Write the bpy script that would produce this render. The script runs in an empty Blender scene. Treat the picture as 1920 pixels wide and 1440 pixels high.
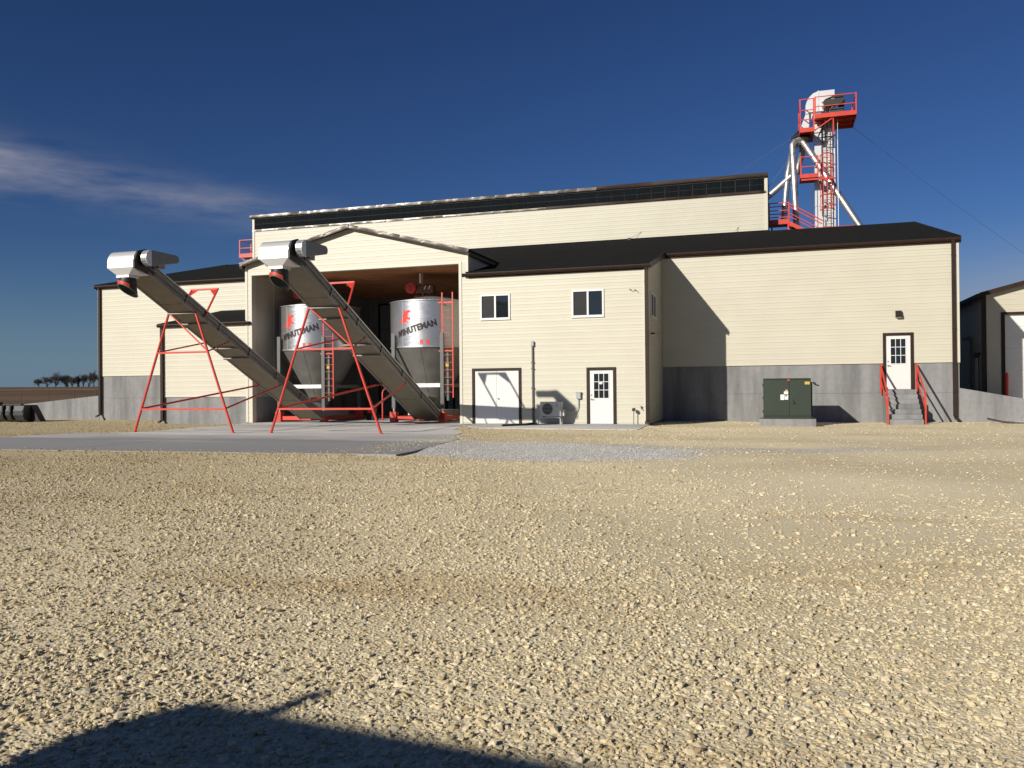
import bpy, bmesh, math, random
import numpy as np
from mathutils import Vector, Matrix

random.seed(7)
rng = np.random.default_rng(11)
S = bpy.context.scene
COL = S.collection

# ------------------------------------------------------------------ camera
YAW, PITCH, ROLL = -0.3065, 0.0055, 0.0093
cp, sp = math.cos(PITCH), math.sin(PITCH)
fw = Vector((math.sin(YAW)*cp, math.cos(YAW)*cp, sp))
rt = Vector((math.cos(YAW), -math.sin(YAW), 0))
up = rt.cross(fw)
rt2 = rt*math.cos(ROLL) - up*math.sin(ROLL)
up2 = up*math.cos(ROLL) + rt*math.sin(ROLL)
cam = bpy.data.cameras.new('camera')
cam_o = bpy.data.objects.new('camera', cam)
COL.objects.link(cam_o)
M4 = Matrix((rt2, up2, -fw)).transposed().to_4x4()
M4.translation = Vector((4.598, -31.111, 1.367))
cam_o.matrix_world = M4
cam.sensor_fit = 'HORIZONTAL'
cam.sensor_width = 36
cam.lens = 1572.5/1920*36
cam.clip_start = 0.1
cam.clip_end = 6000
S.camera = cam_o

# ------------------------------------------------------------------ light
SUN_EL, SUN_AZ = math.radians(23.8), math.radians(29.2)
sun_dir = Vector((-math.sin(SUN_AZ)*math.cos(SUN_EL), -math.cos(SUN_AZ)*math.cos(SUN_EL), math.sin(SUN_EL)))
W = bpy.data.worlds.new('World')
S.world = W
W.use_nodes = True
wt = W.node_tree
wt.nodes.clear()
def wn(t, **k):
    n = wt.nodes.new(t)
    for a, b in k.items(): setattr(n, a, b)
    return n
out = wn('ShaderNodeOutputWorld')
bg = wn('ShaderNodeBackground')
sky = wn('ShaderNodeTexSky')
sky.sky_type = 'NISHITA'
sky.sun_disc = False
sky.sun_elevation = SUN_EL
sky.sun_rotation = math.atan2(sun_dir.x, sun_dir.y)
sky.air_density = 1.0
sky.dust_density = 0.6
sky.ozone_density = 1.6
sky.altitude = 400
bg.inputs['Strength'].default_value = 0.05
wt.links.new(bg.outputs[0], out.inputs[0])
# thin cirrus: a wisp and a low bank, mixed into the sky by direction
tc = wn('ShaderNodeTexCoord')
sx = wn('ShaderNodeSeparateXYZ')
wt.links.new(tc.outputs['Generated'], sx.inputs[0])
def wm(op, a, b=None, clamp=False):
    n = wn('ShaderNodeMath', operation=op, use_clamp=clamp)
    for i, q in enumerate((a, b)):
        if q is None: continue
        if isinstance(q, (int, float)): n.inputs[i].default_value = q
        else: wt.links.new(q, n.inputs[i])
    return n.outputs[0]
az = wm('ARCTAN2', sx.outputs[0], sx.outputs[1])
el = wm('ARCSINE', sx.outputs[2])
def gauss(v, c, w):
    d = wm('DIVIDE', wm('SUBTRACT', v, c), w)
    return wm('POWER', 2.718, wm('MULTIPLY', wm('MULTIPLY', d, d), -1.0))
nz = wn('ShaderNodeTexNoise')
nz.inputs['Scale'].default_value = 6.0
nz.inputs['Detail'].default_value = 8
nz.inputs['Roughness'].default_value = 0.62
mp = wn('ShaderNodeMapping')
mp.inputs['Scale'].default_value = (1.0, 1.0, 5.5)
mp.inputs['Rotation'].default_value = (0.0, 0.10, 0.0)
wt.links.new(tc.outputs['Generated'], mp.inputs[0])
wt.links.new(mp.outputs[0], nz.inputs['Vector'])
# the wisp's axis sinks slightly to the right
elt = wm('ADD', el, wm('MULTIPLY', wm('ADD', az, 0.80), 0.10))
wisp = wm('MULTIPLY', gauss(az, -0.93, 0.20), gauss(elt, 0.224, 0.026))
wisp2 = wm('MULTIPLY', wm('MULTIPLY', gauss(az, -0.62, 0.16), gauss(elt, 0.222, 0.020)), 0.45)
nzc = wm('MULTIPLY', wm('SUBTRACT', nz.outputs['Fac'], 0.36), 3.2, clamp=True)
cl = wm('MULTIPLY', wm('ADD', wisp, wisp2), nzc)
bank = wm('MULTIPLY', wm('MULTIPLY', gauss(az, 0.30, 0.17), gauss(el, 0.06, 0.062)), 1.0)
cl = wm('MULTIPLY', wm('ADD', wm('MULTIPLY', cl, 0.80), wm('MULTIPLY', bank, 0.75)), 1.0, clamp=True)
mx = wn('ShaderNodeMix', data_type='RGBA')
wt.links.new(cl, mx.inputs['Factor'])
hs = wn('ShaderNodeMix', data_type='RGBA', blend_type='MULTIPLY')      # deep, clean winter blue over the whole dome
hs.inputs['Factor'].default_value = 1.0
hs.inputs['B'].default_value = (0.235, 0.345, 0.56, 1)
gm = wn('ShaderNodeGamma')
gm.inputs['Gamma'].default_value = 1.25
wt.links.new(sky.outputs[0], gm.inputs[0])
wt.links.new(gm.outputs[0], hs.inputs['A'])
hz_ = wn('ShaderNodeMix', data_type='RGBA')                  # pale air along the whole horizon
wt.links.new(wm('MULTIPLY', gauss(el, 0.0, 0.085), 0.72), hz_.inputs['Factor'])
wt.links.new(hs.outputs['Result'], hz_.inputs['A'])
hz_.inputs['B'].default_value = (2.55, 4.0, 5.6, 1)
wt.links.new(hz_.outputs['Result'], mx.inputs['A'])
mx.inputs['B'].default_value = (5.6, 5.6, 6.6, 1)
wt.links.new(mx.outputs['Result'], bg.inputs['Color'])

sl = bpy.data.lights.new('sun', 'SUN')
sl.energy = 5.0
sl.angle = math.radians(0.53)
sl.color = (1.0, 0.93, 0.82)
sun_o = bpy.data.objects.new('sun', sl)
COL.objects.link(sun_o)
sun_o.rotation_euler = (-sun_dir).to_track_quat('-Z', 'Y').to_euler()
sun_o.location = sun_dir*60

S.view_settings.view_transform = 'Standard'
S.view_settings.look = 'None'
S.view_settings.exposure = 0.25
S.view_settings.gamma = 1.0
S.render.engine = 'CYCLES'
S.cycles.max_bounces = 6
S.cycles.use_denoising = True

# ------------------------------------------------------------------ materials
def mat(name, col, rough=0.6, metal=0.0, var=0.08, scale=3.0, bump=0.0, bscale=60.0, stretch=(1, 1, 1), spec=0.5,
        dirt=None, dirt_amt=0.0, dscale=1.0, dstretch=(1, 1, 1), rvar=0.0, coords='Object', dlo=0.45, dhi=0.72):
    m = bpy.data.materials.new(name)
    m.use_nodes = True
    t = m.node_tree
    b = t.nodes['Principled BSDF']
    b.inputs['Roughness'].default_value = rough
    b.inputs['Metallic'].default_value = metal
    b.inputs['Specular IOR Level'].default_value = spec
    c = t.nodes.new('ShaderNodeTexCoord')
    mp = t.nodes.new('ShaderNodeMapping')
    mp.inputs['Scale'].default_value = stretch
    t.links.new(c.outputs[coords], mp.inputs[0])
    n = t.nodes.new('ShaderNodeTexNoise')
    n.inputs['Scale'].default_value = scale
    n.inputs['Detail'].default_value = 5
    n.inputs['Roughness'].default_value = 0.6
    t.links.new(mp.outputs[0], n.inputs['Vector'])
    mr = t.nodes.new('ShaderNodeMapRange')
    mr.inputs['From Min'].default_value = 0.3
    mr.inputs['From Max'].default_value = 0.7
    t.links.new(n.outputs['Fac'], mr.inputs['Value'])
    mix = t.nodes.new('ShaderNodeMix')
    mix.data_type = 'RGBA'
    lo = tuple(max(0, x*(1-var)) for x in col)
    hi = tuple(min(1, x*(1+var)) for x in col)
    mix.inputs['A'].default_value = (*lo, 1)
    mix.inputs['B'].default_value = (*hi, 1)
    t.links.new(mr.outputs[0], mix.inputs['Factor'])
    last = mix.outputs['Result']
    if dirt is not None:
        mp2 = t.nodes.new('ShaderNodeMapping')
        mp2.inputs['Scale'].default_value = dstretch
        t.links.new(c.outputs[coords], mp2.inputs[0])
        n2 = t.nodes.new('ShaderNodeTexNoise')
        n2.inputs['Scale'].default_value = dscale
        n2.inputs['Detail'].default_value = 7
        n2.inputs['Roughness'].default_value = 0.65
        t.links.new(mp2.outputs[0], n2.inputs['Vector'])
        r2 = t.nodes.new('ShaderNodeMapRange')
        r2.inputs['From Min'].default_value = dlo
        r2.inputs['From Max'].default_value = dhi
        r2.inputs['To Max'].default_value = dirt_amt
        t.links.new(n2.outputs['Fac'], r2.inputs['Value'])
        m2 = t.nodes.new('ShaderNodeMix')
        m2.data_type = 'RGBA'
        t.links.new(r2.outputs[0], m2.inputs['Factor'])
        t.links.new(last, m2.inputs['A'])
        m2.inputs['B'].default_value = (*dirt, 1)
        last = m2.outputs['Result']
    t.links.new(last, b.inputs['Base Color'])
    if rvar:
        r3 = t.nodes.new('ShaderNodeMapRange')
        r3.inputs['From Min'].default_value = 0.3
        r3.inputs['From Max'].default_value = 0.7
        r3.inputs['To Min'].default_value = rough-rvar
        r3.inputs['To Max'].default_value = rough+rvar
        t.links.new(n.outputs['Fac'], r3.inputs['Value'])
        t.links.new(r3.outputs[0], b.inputs['Roughness'])
    if bump:
        n3 = t.nodes.new('ShaderNodeTexNoise')
        n3.inputs['Scale'].default_value = bscale
        n3.inputs['Detail'].default_value = 4
        t.links.new(mp.outputs[0], n3.inputs['Vector'])
        bp = t.nodes.new('ShaderNodeBump')
        bp.inputs['Strength'].default_value = bump
        bp.inputs['Distance'].default_value = 0.02
        t.links.new(n3.outputs['Fac'], bp.inputs['Height'])
        t.links.new(bp.outputs[0], b.inputs['Normal'])
    return m

Mt = {}
Mt['siding'] = mat('cream_vinyl', (0.462, 0.440, 0.352), 0.5, var=0.03, scale=0.8, dirt=(0.38, 0.35, 0.265), dirt_amt=0.22, dscale=0.5, dstretch=(1, 1, 1.6))
Mt['trim'] = mat('cream_trim', (0.51, 0.487, 0.40), 0.45, var=0.02)
Mt['brown'] = mat('brown_aluminium', (0.026, 0.0145, 0.010), 0.5, var=0.15, scale=4, rvar=0.06, spec=0.22)
Mt['coil'] = mat('crinkled_brown_coil', (0.115, 0.098, 0.082), 0.42, metal=0.25, var=0.25, scale=4, bump=0.25, bscale=6, rvar=0.06)
Mt['coil_glint'] = mat('crinkled_coil_glint', (0.26, 0.25, 0.235), 0.42, metal=0.35, var=0.25, scale=4, bump=0.3, bscale=6, rvar=0.06)  # same brown coil, with the sun's glint put into a paler colour
Mt['shingle'] = mat('charcoal_shingles', (0.0125, 0.0125, 0.0125), 0.9, var=0.35, scale=9, bump=0.4, bscale=40, spec=0.06)
Mt['concrete'] = mat('cast_concrete', (0.228, 0.229, 0.230), 0.85, var=0.08, scale=6, bump=0.25, bscale=30, spec=0.2,
                     dirt=(0.105, 0.105, 0.108), dirt_amt=0.9, dscale=1.1, dstretch=(1.1, 1.1, 0.14))
Mt['slab'] = mat('yard_concrete', (0.58, 0.565, 0.54), 0.8, var=0.10, scale=1.2, bump=0.3, bscale=25, spec=0.25,
                 dirt=(0.36, 0.355, 0.35), dirt_amt=1.0, dscale=0.32, dstretch=(0.14, 1.15, 1), dlo=0.42, dhi=0.60)
Mt['white'] = mat('white_paint', (0.60, 0.595, 0.575), 0.4, var=0.02)
Mt['vinyl'] = mat('white_vinyl', (0.64, 0.64, 0.63), 0.35, var=0.02)
Mt['black'] = mat('black_rubber', (0.012, 0.012, 0.013), 0.5, var=0.2)
Mt['dark'] = mat('dark_void', (0.010, 0.010, 0.011), 0.6, var=0.2, spec=0.2)
Mt['band'] = mat('black_ribbed_band', (0.006, 0.008, 0.010), 0.7, var=0.4, scale=2, spec=0.04, stretch=(6, 1, 0.3))
Mt['glass'] = mat('window_glass', (0.012, 0.015, 0.018), 0.03, var=0.1, spec=0.65)
Mt['screen'] = mat('window_screen', (0.016, 0.017, 0.019), 0.55, var=0.1, spec=0.2)
Mt['red'] = mat('red_paint', (0.52, 0.040, 0.020), 0.42, var=0.12, scale=5, dirt=(0.33, 0.05, 0.03), dirt_amt=0.5, dscale=3)
Mt['reddec'] = mat('red_decal', (0.70, 0.035, 0.02), 0.5, var=0.03)
Mt['blackdec'] = mat('black_decal', (0.02, 0.012, 0.014), 0.5, var=0.05)
Mt['galv'] = mat('galvanised_steel', (0.48, 0.48, 0.48), 0.42, metal=0.85, var=0.10, scale=6, rvar=0.08)
Mt['galvdull'] = mat('dull_galvanised', (0.24, 0.23, 0.21), 0.55, metal=0.5, var=0.15, scale=4, rvar=0.08,
                     dirt=(0.17, 0.155, 0.12), dirt_amt=0.7, dscale=2.5)
Mt['hood'] = mat('bright_sheet_metal', (0.62, 0.62, 0.615), 0.36, metal=0.45, var=0.04, scale=2)
Mt['bin'] = mat('brushed_bin_steel', (0.50, 0.50, 0.51), 0.33, metal=0.88, var=0.06, scale=3, stretch=(1, 1, 9), rvar=0.05)
Mt['cone'] = mat('shaded_cone_steel', (0.20, 0.195, 0.18), 0.5, metal=0.5, var=0.12, scale=2, rvar=0.08)  # darker than the shell: shade on the downward cone is put into the colour
Mt['pan'] = mat('conveyor_underpan', (0.21, 0.185, 0.13), 0.6, metal=0.3, var=0.10, scale=3)
Mt['green'] = mat('transformer_green', (0.020, 0.031, 0.020), 0.42, var=0.08, scale=2)
Mt['beige'] = mat('unit_beige', (0.50, 0.485, 0.44), 0.5, var=0.03)
Mt['grey'] = mat('grey_box', (0.30, 0.33, 0.33), 0.5, var=0.06)
Mt['wood'] = mat('brown_plywood', (0.44, 0.19, 0.085), 0.7, var=0.30, scale=1.1, stretch=(0.6, 3, 1), dirt=(0.26, 0.11, 0.05), dirt_amt=0.6, dscale=1.5)
Mt['doorgrey'] = mat('slate_door', (0.20, 0.215, 0.23), 0.5, var=0.06)
Mt['paper'] = mat('white_paper', (0.8, 0.8, 0.78), 0.6, var=0.02)
Mt['yellow'] = mat('yellow_label', (0.45, 0.31, 0.06), 0.6, var=0.05)
Mt['bark'] = mat('winter_bark', (0.055, 0.045, 0.040), 0.9, var=0.2)
Mt['rust'] = mat('rusty_pipe', (0.11, 0.05, 0.03), 0.8, var=0.3)
Mt['clear'] = mat('worn_clear_boot', (0.16, 0.15, 0.12), 0.25, var=0.3, scale=6)
Mt['pvc'] = mat('white_pvc', (0.75, 0.74, 0.70), 0.4, var=0.04)
Mt['darkduct'] = mat('weathered_duct', (0.075, 0.072, 0.065), 0.6, var=0.3, scale=8)
Mt['darkleg'] = mat('dark_leg_paint', (0.085, 0.088, 0.085), 0.5, metal=0.2, var=0.15)
Mt['bucket'] = mat('worn_dark_steel', (0.04, 0.046, 0.048), 0.5, metal=0.3, var=0.15)
Mt['steelgrey'] = mat('grey_paint', (0.17, 0.175, 0.17), 0.5, metal=0.2, var=0.08)

# ------------------------------------------------------------------ mesh helpers
ORG = {}
def V(*a): return Vector(a)
class MB:
    def __init__(s): s.v = []; s.f = []; s.sm = []
    def add(s, vs, fs, smooth=False):
        o = len(s.v)
        s.v += [tuple(p) for p in vs]
        for f in fs: s.f.append(tuple(i+o for i in f)); s.sm.append(smooth)
        return s
    def hexa(s, p):
        return s.add(p, [(0, 3, 2, 1), (4, 5, 6, 7), (0, 1, 5, 4), (1, 2, 6, 5), (2, 3, 7, 6), (3, 0, 4, 7)])
    def box(s, x0, x1, y0, y1, z0, z1):
        return s.hexa([(x0, y0, z0), (x1, y0, z0), (x1, y1, z0), (x0, y1, z0), (x0, y0, z1), (x1, y0, z1), (x1, y1, z1), (x0, y1, z1)])
    def frame(s, d):
        d = d.normalized()
        h = V(0, 0, 1) if abs(d.z) < 0.95 else V(0, 1, 0)
        a = d.cross(h).normalized(); b = a.cross(d).normalized()
        return a, b
    def tube(s, p, q, r, n=8, r2=None, cap=True):
        p, q = Vector(p), Vector(q); r2 = r if r2 is None else r2
        a, b = s.frame(q-p)
        vs = []
        for c, rr in ((p, r), (q, r2)):
            for i in range(n):
                t = 2*math.pi*i/n
                vs.append(c + a*math.cos(t)*rr + b*math.sin(t)*rr)
        s.add(vs, [(i, (i+1) % n, n+(i+1) % n, n+i) for i in range(n)], True)
        if cap: s.add(vs, [tuple(range(n))[::-1], tuple(range(n, 2*n))])
        return s
    def path(s, pts, r, n=8):
        pts = [Vector(p) for p in pts]
        a, b = s.frame(pts[1]-pts[0]); vs = []
        for k, p in enumerate(pts):
            d0 = (pts[k]-pts[k-1]).normalized() if k else (pts[1]-pts[0]).normalized()
            d1 = (pts[k+1]-pts[k]).normalized() if k < len(pts)-1 else d0
            d = (d0+d1).normalized()
            a = (a - d*a.dot(d)).normalized(); b = a.cross(d).normalized()
            for i in range(n):
                t = 2*math.pi*i/n
                vs.append(p + a*math.cos(t)*r + b*math.sin(t)*r)
        m = len(pts)
        s.add(vs, [(k*n+i, k*n+(i+1) % n, (k+1)*n+(i+1) % n, (k+1)*n+i) for k in range(m-1) for i in range(n)], True)
        s.add(vs, [tuple(range(n))[::-1], tuple(range((m-1)*n, m*n))])
        return s
    def beam(s, p, q, w, h):
        p, q = Vector(p), Vector(q)
        a, b = s.frame(q-p); a = a*(w/2); b = b*(h/2)
        return s.hexa([p-a-b, p+a-b, p+a+b, p-a+b, q-a-b, q+a-b, q+a+b, q-a+b])
    def prism(s, poly, axis, a0, a1):
        n = len(poly)
        def P(c, a):
            return {'x': (a, c[0], c[1]), 'y': (c[0], a, c[1]), 'z': (c[0], c[1], a)}[axis]
        vs = [P(c, a0) for c in poly]+[P(c, a1) for c in poly]
        return s.add(vs, [tuple(range(n))[::-1], tuple(range(n, 2*n))]+[(i, (i+1) % n, n+(i+1) % n, n+i) for i in range(n)])
    def lathe(s, prof, c, n=32, smooth=True):
        vs = []
        for r, z in prof:
            for i in range(n):
                t = 2*math.pi*i/n
                vs.append((c[0]+r*math.cos(t), c[1]+r*math.sin(t), c[2]+z))
        m = len(prof)
        return s.add(vs, [(k*n+i, k*n+(i+1) % n, (k+1)*n+(i+1) % n, (k+1)*n+i) for k in range(m-1) for i in range(n)], smooth)
    def build(s, name, mt, parent=None, bevel=0.0, kind=None):
        o0 = ORG.get(parent, Vector((0, 0, 0)))
        me = bpy.data.meshes.new(name)
        me.from_pydata([(x-o0.x, y-o0.y, z-o0.z) for x, y, z in s.v], [], s.f)
        me.polygons.foreach_set('use_smooth', s.sm)
        me.materials.append(Mt[mt] if isinstance(mt, str) else mt)
        me.update()
        o = bpy.data.objects.new(name, me)
        COL.objects.link(o)
        o.parent = parent
        ORG[o] = o0
        if bevel:
            b = o.modifiers.new('bevel', 'BEVEL'); b.width = bevel; b.segments = 2; b.limit_method = 'ANGLE'
        if kind: o['kind'] = kind
        return o
def B(x0, x1, y0, y1, z0, z1): return MB().box(x0, x1, y0, y1, z0, z1)
def thing(name, loc, label, cat, group=None):
    o = bpy.data.objects.new(name, None); COL.objects.link(o)
    o.location = loc; o.empty_display_size = 0.2
    o['label'] = label; o['category'] = cat
    if group: o['group'] = group
    ORG[o] = Vector(loc)
    return o
def tag(o, label, cat, group=None):
    o['label'] = label; o['category'] = cat
    if group: o['group'] = group
    return o
def one(mb, name, mt, loc, label, cat, group=None, bevel=0.0):
    "a thing that is a single mesh, its origin at its base"
    L = Vector(loc)
    mb.v = [(x-L.x, y-L.y, z-L.z) for x, y, z in mb.v]
    o = mb.build(name, mt, None, bevel)
    o.location = L
    return tag(o, label, cat, group)
def copy_tree(o, parent=None):
    c = o.copy(); COL.objects.link(c); c.parent = parent
    for ch in [x for x in KIDS.get(o, [])]: copy_tree(ch, c)
    return c
KIDS = {}
def index_kids():
    KIDS.clear()
    for o in bpy.data.objects:
        if o.parent: KIDS.setdefault(o.parent, []).append(o)

LAP = 0.1143
def siding(mb, O, u, n, s0, s1, z0, z1, holes=(), top=None):
    "lapped vinyl courses on a wall through O along u, facing n"
    O, u, n = Vector(O), Vector(u), Vector(n)
    k = 0; za = z0; prev = 0.0
    while za < z1-1e-4:
        zb = min(za+LAP, z1)
        d0 = 0.0135 if k % 2 == 0 else 0.0085
        d1 = 0.003
        cuts = {za, zb}
        for h in holes:
            for z in h[2:]:
                if za < z < zb: cuts.add(z)
        cuts = sorted(cuts)
        for p, q in zip(cuts, cuts[1:]):
            iv = [(s0, s1)]
            for hs0, hs1, hz0, hz1 in holes:
                if hz0 <= p+1e-5 and hz1 >= q-1e-5:
                    nv = []
                    for a, b in iv:
                        if hs1 <= a or hs0 >= b: nv.append((a, b)); continue
                        if a < hs0: nv.append((a, hs0))
                        if hs1 < b: nv.append((hs1, b))
                    iv = nv
            fp = d0+(d1-d0)*(p-za)/LAP; fq = d0+(d1-d0)*(q-za)/LAP
            for a, b in iv:
                a2, b2 = a, b
                if top:
                    l, r = top(p); l2, r2 = top(q)
                    a, b, a2, b2 = max(a, l), min(b, r), max(a2, l2), min(b2, r2)
                    if b <= a: continue
                    if b2 < a2: a2 = b2 = (a2+b2)/2
                def P(s, z, d): return O+u*s+n*d+V(0, 0, z)
                mb.add([P(a, p, fp), P(b, p, fp), P(b2, q, fq), P(a2, q, fq)], [(0, 1, 2, 3)])
                if p == za: mb.add([P(a, p, fp), P(b, p, fp), P(b, p, 0), P(a, p, 0)], [(0, 1, 2, 3)])
        za = zb; k += 1
    return mb

X, Y, Z = V(1, 0, 0), V(0, 1, 0), V(0, 0, 1)

# ================================================================== SETTING
A = 4.396            # main front wall plane
ZC, ZJ, ZE = 2.234, 1.06, 6.79
def zr(y): return 6.93+0.235*(y-4.0)      # main roof plane (top surface)
GZ = -0.07           # gravel level

# the far field: one gently rising sheet out to the horizon
def field_z(x, y):
    d = math.hypot(x-4.6, y+31)
    t = max(0.0, min(1.0, (d-90)/330.0)); t = t*t*(3-2*t)
    left = 1/(1+math.exp((x+60)/25.0))
    return -0.14+t*4.05*left+0.0035*max(0, d-420)*left*0.95
rad = [0, 20, 40, 60, 80, 100, 130, 160, 200, 250, 300, 350, 400, 460, 540, 650, 800, 1000, 1400, 2000, 3200]
vs, fs = [], []
NA = 96
for r in rad:
    for i in range(NA):
        t = 2*math.pi*i/NA
        x, y = 4.6+r*math.cos(t), -31+r*math.sin(t)
        vs.append((x, y, field_z(x, y)))
for k in range(len(rad)-1):
    for i in range(NA): fs.append((k*NA+i, k*NA+(i+1) % NA, (k+1)*NA+(i+1) % NA, (k+1)*NA+i))
Mt['field'] = mat('dry_grass_field', (0.10, 0.066, 0.040), 0.95, var=0.30, scale=0.05, spec=0.1,
                  dirt=(0.19, 0.135, 0.085), dirt_amt=0.7, dscale=0.02, dstretch=(1, 1, 1))
o = MB().add(vs, fs, True).build('field', 'field'); o['kind'] = 'structure'

# gravel yard
def ground_material(name, c1, c2, c3, grey=0.0):
    m = bpy.data.materials.new(name); m.use_nodes = True
    t = m.node_tree; b = t.nodes['Principled BSDF']
    b.inputs['Roughness'].default_value = 0.95; b.inputs['Specular IOR Level'].default_value = 0.15
    c = t.nodes.new('ShaderNodeTexCoord')
    def noise(sc, det, stretch=None):
        n = t.nodes.new('ShaderNodeTexNoise'); n.inputs['Scale'].default_value = sc; n.inputs['Detail'].default_value = det
        n.inputs['Roughness'].default_value = 0.6
        if stretch:
            mp = t.nodes.new('ShaderNodeMapping'); mp.inputs['Scale'].default_value = stretch
            t.links.new(c.outputs['Object'], mp.inputs[0]); t.links.new(mp.outputs[0], n.inputs['Vector'])
        else: t.links.new(c.outputs['Object'], n.inputs['Vector'])
        return n.outputs['Fac']
    def rng_(v, a, b_, lo=0.0, hi=1.0):
        r = t.nodes.new('ShaderNodeMapRange'); r.inputs['From Min'].default_value = a; r.inputs['From Max'].default_value = b_
        r.inputs['To Min'].default_value = lo; r.inputs['To Max'].default_value = hi
        t.links.new(v, r.inputs['Value']); return r.outputs[0]
    def mixc(f, a, bb, op='MIX'):
        n = t.nodes.new('ShaderNodeMix'); n.data_type = 'RGBA'; n.blend_type = op
        if isinstance(f, float): n.inputs['Factor'].default_value = f
        else: t.links.new(f, n.inputs['Factor'])
        for k, q in (('A', a), ('B', bb)):
            if isinstance(q, tuple): n.inputs[k].default_value = (*q, 1)
            else: t.links.new(q, n.inputs[k])
        return n.outputs['Result']
    big = noise(0.16, 4, (0.5, 1.3, 1))
    col = mixc(rng_(big, 0.40, 0.62), c1, c2)
    brown = noise(0.35, 5, (0.45, 1.5, 1))
    col = mixc(rng_(brown, 0.56, 0.70, 0, 0.6), col, c3)
    sxp = t.nodes.new('ShaderNodeSeparateXYZ'); t.links.new(c.outputs['Object'], sxp.inputs[0])
    xw_ = t.nodes.new('ShaderNodeMath'); xw_.operation = 'MULTIPLY_ADD'; xw_.inputs[1].default_value = 9.0
    t.links.new(noise(0.22, 4), xw_.inputs[0]); t.links.new(sxp.outputs[0], xw_.inputs[2])
    col = mixc(rng_(xw_.outputs[0], 6.5, -7.0, 0, 0.75), col, (0.40, 0.325, 0.20))       # browner, stonier gravel on the left of the yard
    gm_ = t.nodes.new('ShaderNodeMapping'); gm_.vector_type = 'TEXTURE'
    gm_.inputs['Location'].default_value = (4.4, -11.3, 0); gm_.inputs['Rotation'].default_value = (0, 0, 0.36); gm_.inputs['Scale'].default_value = (5.2, 0.95, 5)
    t.links.new(c.outputs['Object'], gm_.inputs[0])
    ln_ = t.nodes.new('ShaderNodeVectorMath'); ln_.operation = 'LENGTH'; t.links.new(gm_.outputs[0], ln_.inputs[0])
    nn_ = t.nodes.new('ShaderNodeMath'); nn_.operation = 'MULTIPLY_ADD'; nn_.inputs[1].default_value = 1.4
    t.links.new(noise(0.8, 5, (0.5, 1.5, 1)), nn_.inputs[0]); t.links.new(ln_.outputs['Value'], nn_.inputs[2])
    col = mixc(rng_(nn_.outputs[0], 1.75, 1.15, 0, 0.8), col, (0.50, 0.475, 0.42))      # grey stone dust trailed along the yard
    gm2 = t.nodes.new('ShaderNodeMapping'); gm2.vector_type = 'TEXTURE'
    gm2.inputs['Location'].default_value = (-0.5, -12.5, 0); gm2.inputs['Scale'].default_value = (4.0, 2.9, 5)
    t.links.new(c.outputs['Object'], gm2.inputs[0])
    ln2 = t.nodes.new('ShaderNodeVectorMath'); ln2.operation = 'LENGTH'; t.links.new(gm2.outputs[0], ln2.inputs[0])
    nn2 = t.nodes.new('ShaderNodeMath'); nn2.operation = 'MULTIPLY_ADD'; nn2.inputs[1].default_value = 0.8
    t.links.new(noise(1.1, 5, (0.6, 1.4, 1)), nn2.inputs[0]); t.links.new(ln2.outputs['Value'], nn2.inputs[2])
    col = mixc(rng_(nn2.outputs[0], 1.45, 1.15, 0, 0.9), col, (0.47, 0.465, 0.45))
    v = t.nodes.new('ShaderNodeTexVoronoi'); v.inputs['Scale'].default_value = 45.0
    t.links.new(c.outputs['Object'], v.inputs['Vector'])
    sepv = t.nodes.new('ShaderNodeSeparateColor'); t.links.new(v.outputs['Color'], sepv.inputs[0])
    col = mixc(0.55, col, mixc(sepv.outputs[0], (0.74, 0.74, 0.72), (1.06, 1.06, 1.06)), 'MULTIPLY')
    fine = noise(120, 3)
    col = mixc(0.35, col, mixc(fine, (0.8, 0.8, 0.8), (1.15, 1.15, 1.15)), 'MULTIPLY')
    t.links.new(col, b.inputs['Base Color'])
    bp = t.nodes.new('ShaderNodeBump'); bp.inputs['Strength'].default_value = 0.5; bp.inputs['Distance'].default_value = 0.012
    v2 = t.nodes.new('ShaderNodeTexVoronoi'); v2.inputs['Scale'].default_value = 45.0
    t.links.new(c.outputs['Object'], v2.inputs['Vector'])
    inv = t.nodes.new('ShaderNodeMath'); inv.operation = 'SUBTRACT'; inv.inputs[0].default_value = 1.0
    t.links.new(v2.outputs['Distance'], inv.inputs[1])
    t.links.new(inv.outputs[0], bp.inputs['Height'])
    t.links.new(bp.outputs[0], b.inputs['Normal'])
    return m
Mt['gravel_ground'] = ground_material('crushed_limestone_ground', (0.65, 0.56, 0.37), (0.77, 0.67, 0.46), (0.48, 0.34, 0.17))
def edge_dist(x, y, poly):
    d = np.full(np.shape(x), 1e9); n = len(poly)
    for i in range(n):
        (ax, ay), (bx, by) = poly[i], poly[(i+1) % n]
        t = np.clip(((x-ax)*(bx-ax)+(y-ay)*(by-ay))/((bx-ax)**2+(by-ay)**2), 0, 1)
        d = np.minimum(d, np.hypot(x-ax-t*(bx-ax), y-ay-t*(by-ay)))
    return d
def gz_np(x, y):
    "yard level: nearly flat, banked up loosely against the rim of the apron"
    h = GZ+0.018*np.sin(x*0.55+1.3)*np.sin(y*0.41)+0.012*np.sin(x*1.7+y*0.9)
    d = edge_dist(x, y, slab_poly); c = np.hypot(x+3.1, y+14.5)
    k = np.exp(-(d/0.75)**2)*(1-0.8*np.exp(-(c/0.9)**2))*(y < -0.6)
    h = h+(-0.012-h)*k
    k2 = np.exp(-(edge_dist(x, y, walk_poly)/0.7)**2)*(y < -0.8)
    return h+(-0.008-h)*k2
walk_poly = [(-7.41, 0.06), (-7.1, -1.15), (-5.3, -3.55), (0.27, -4.1), (0.08, 0.06)]
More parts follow.
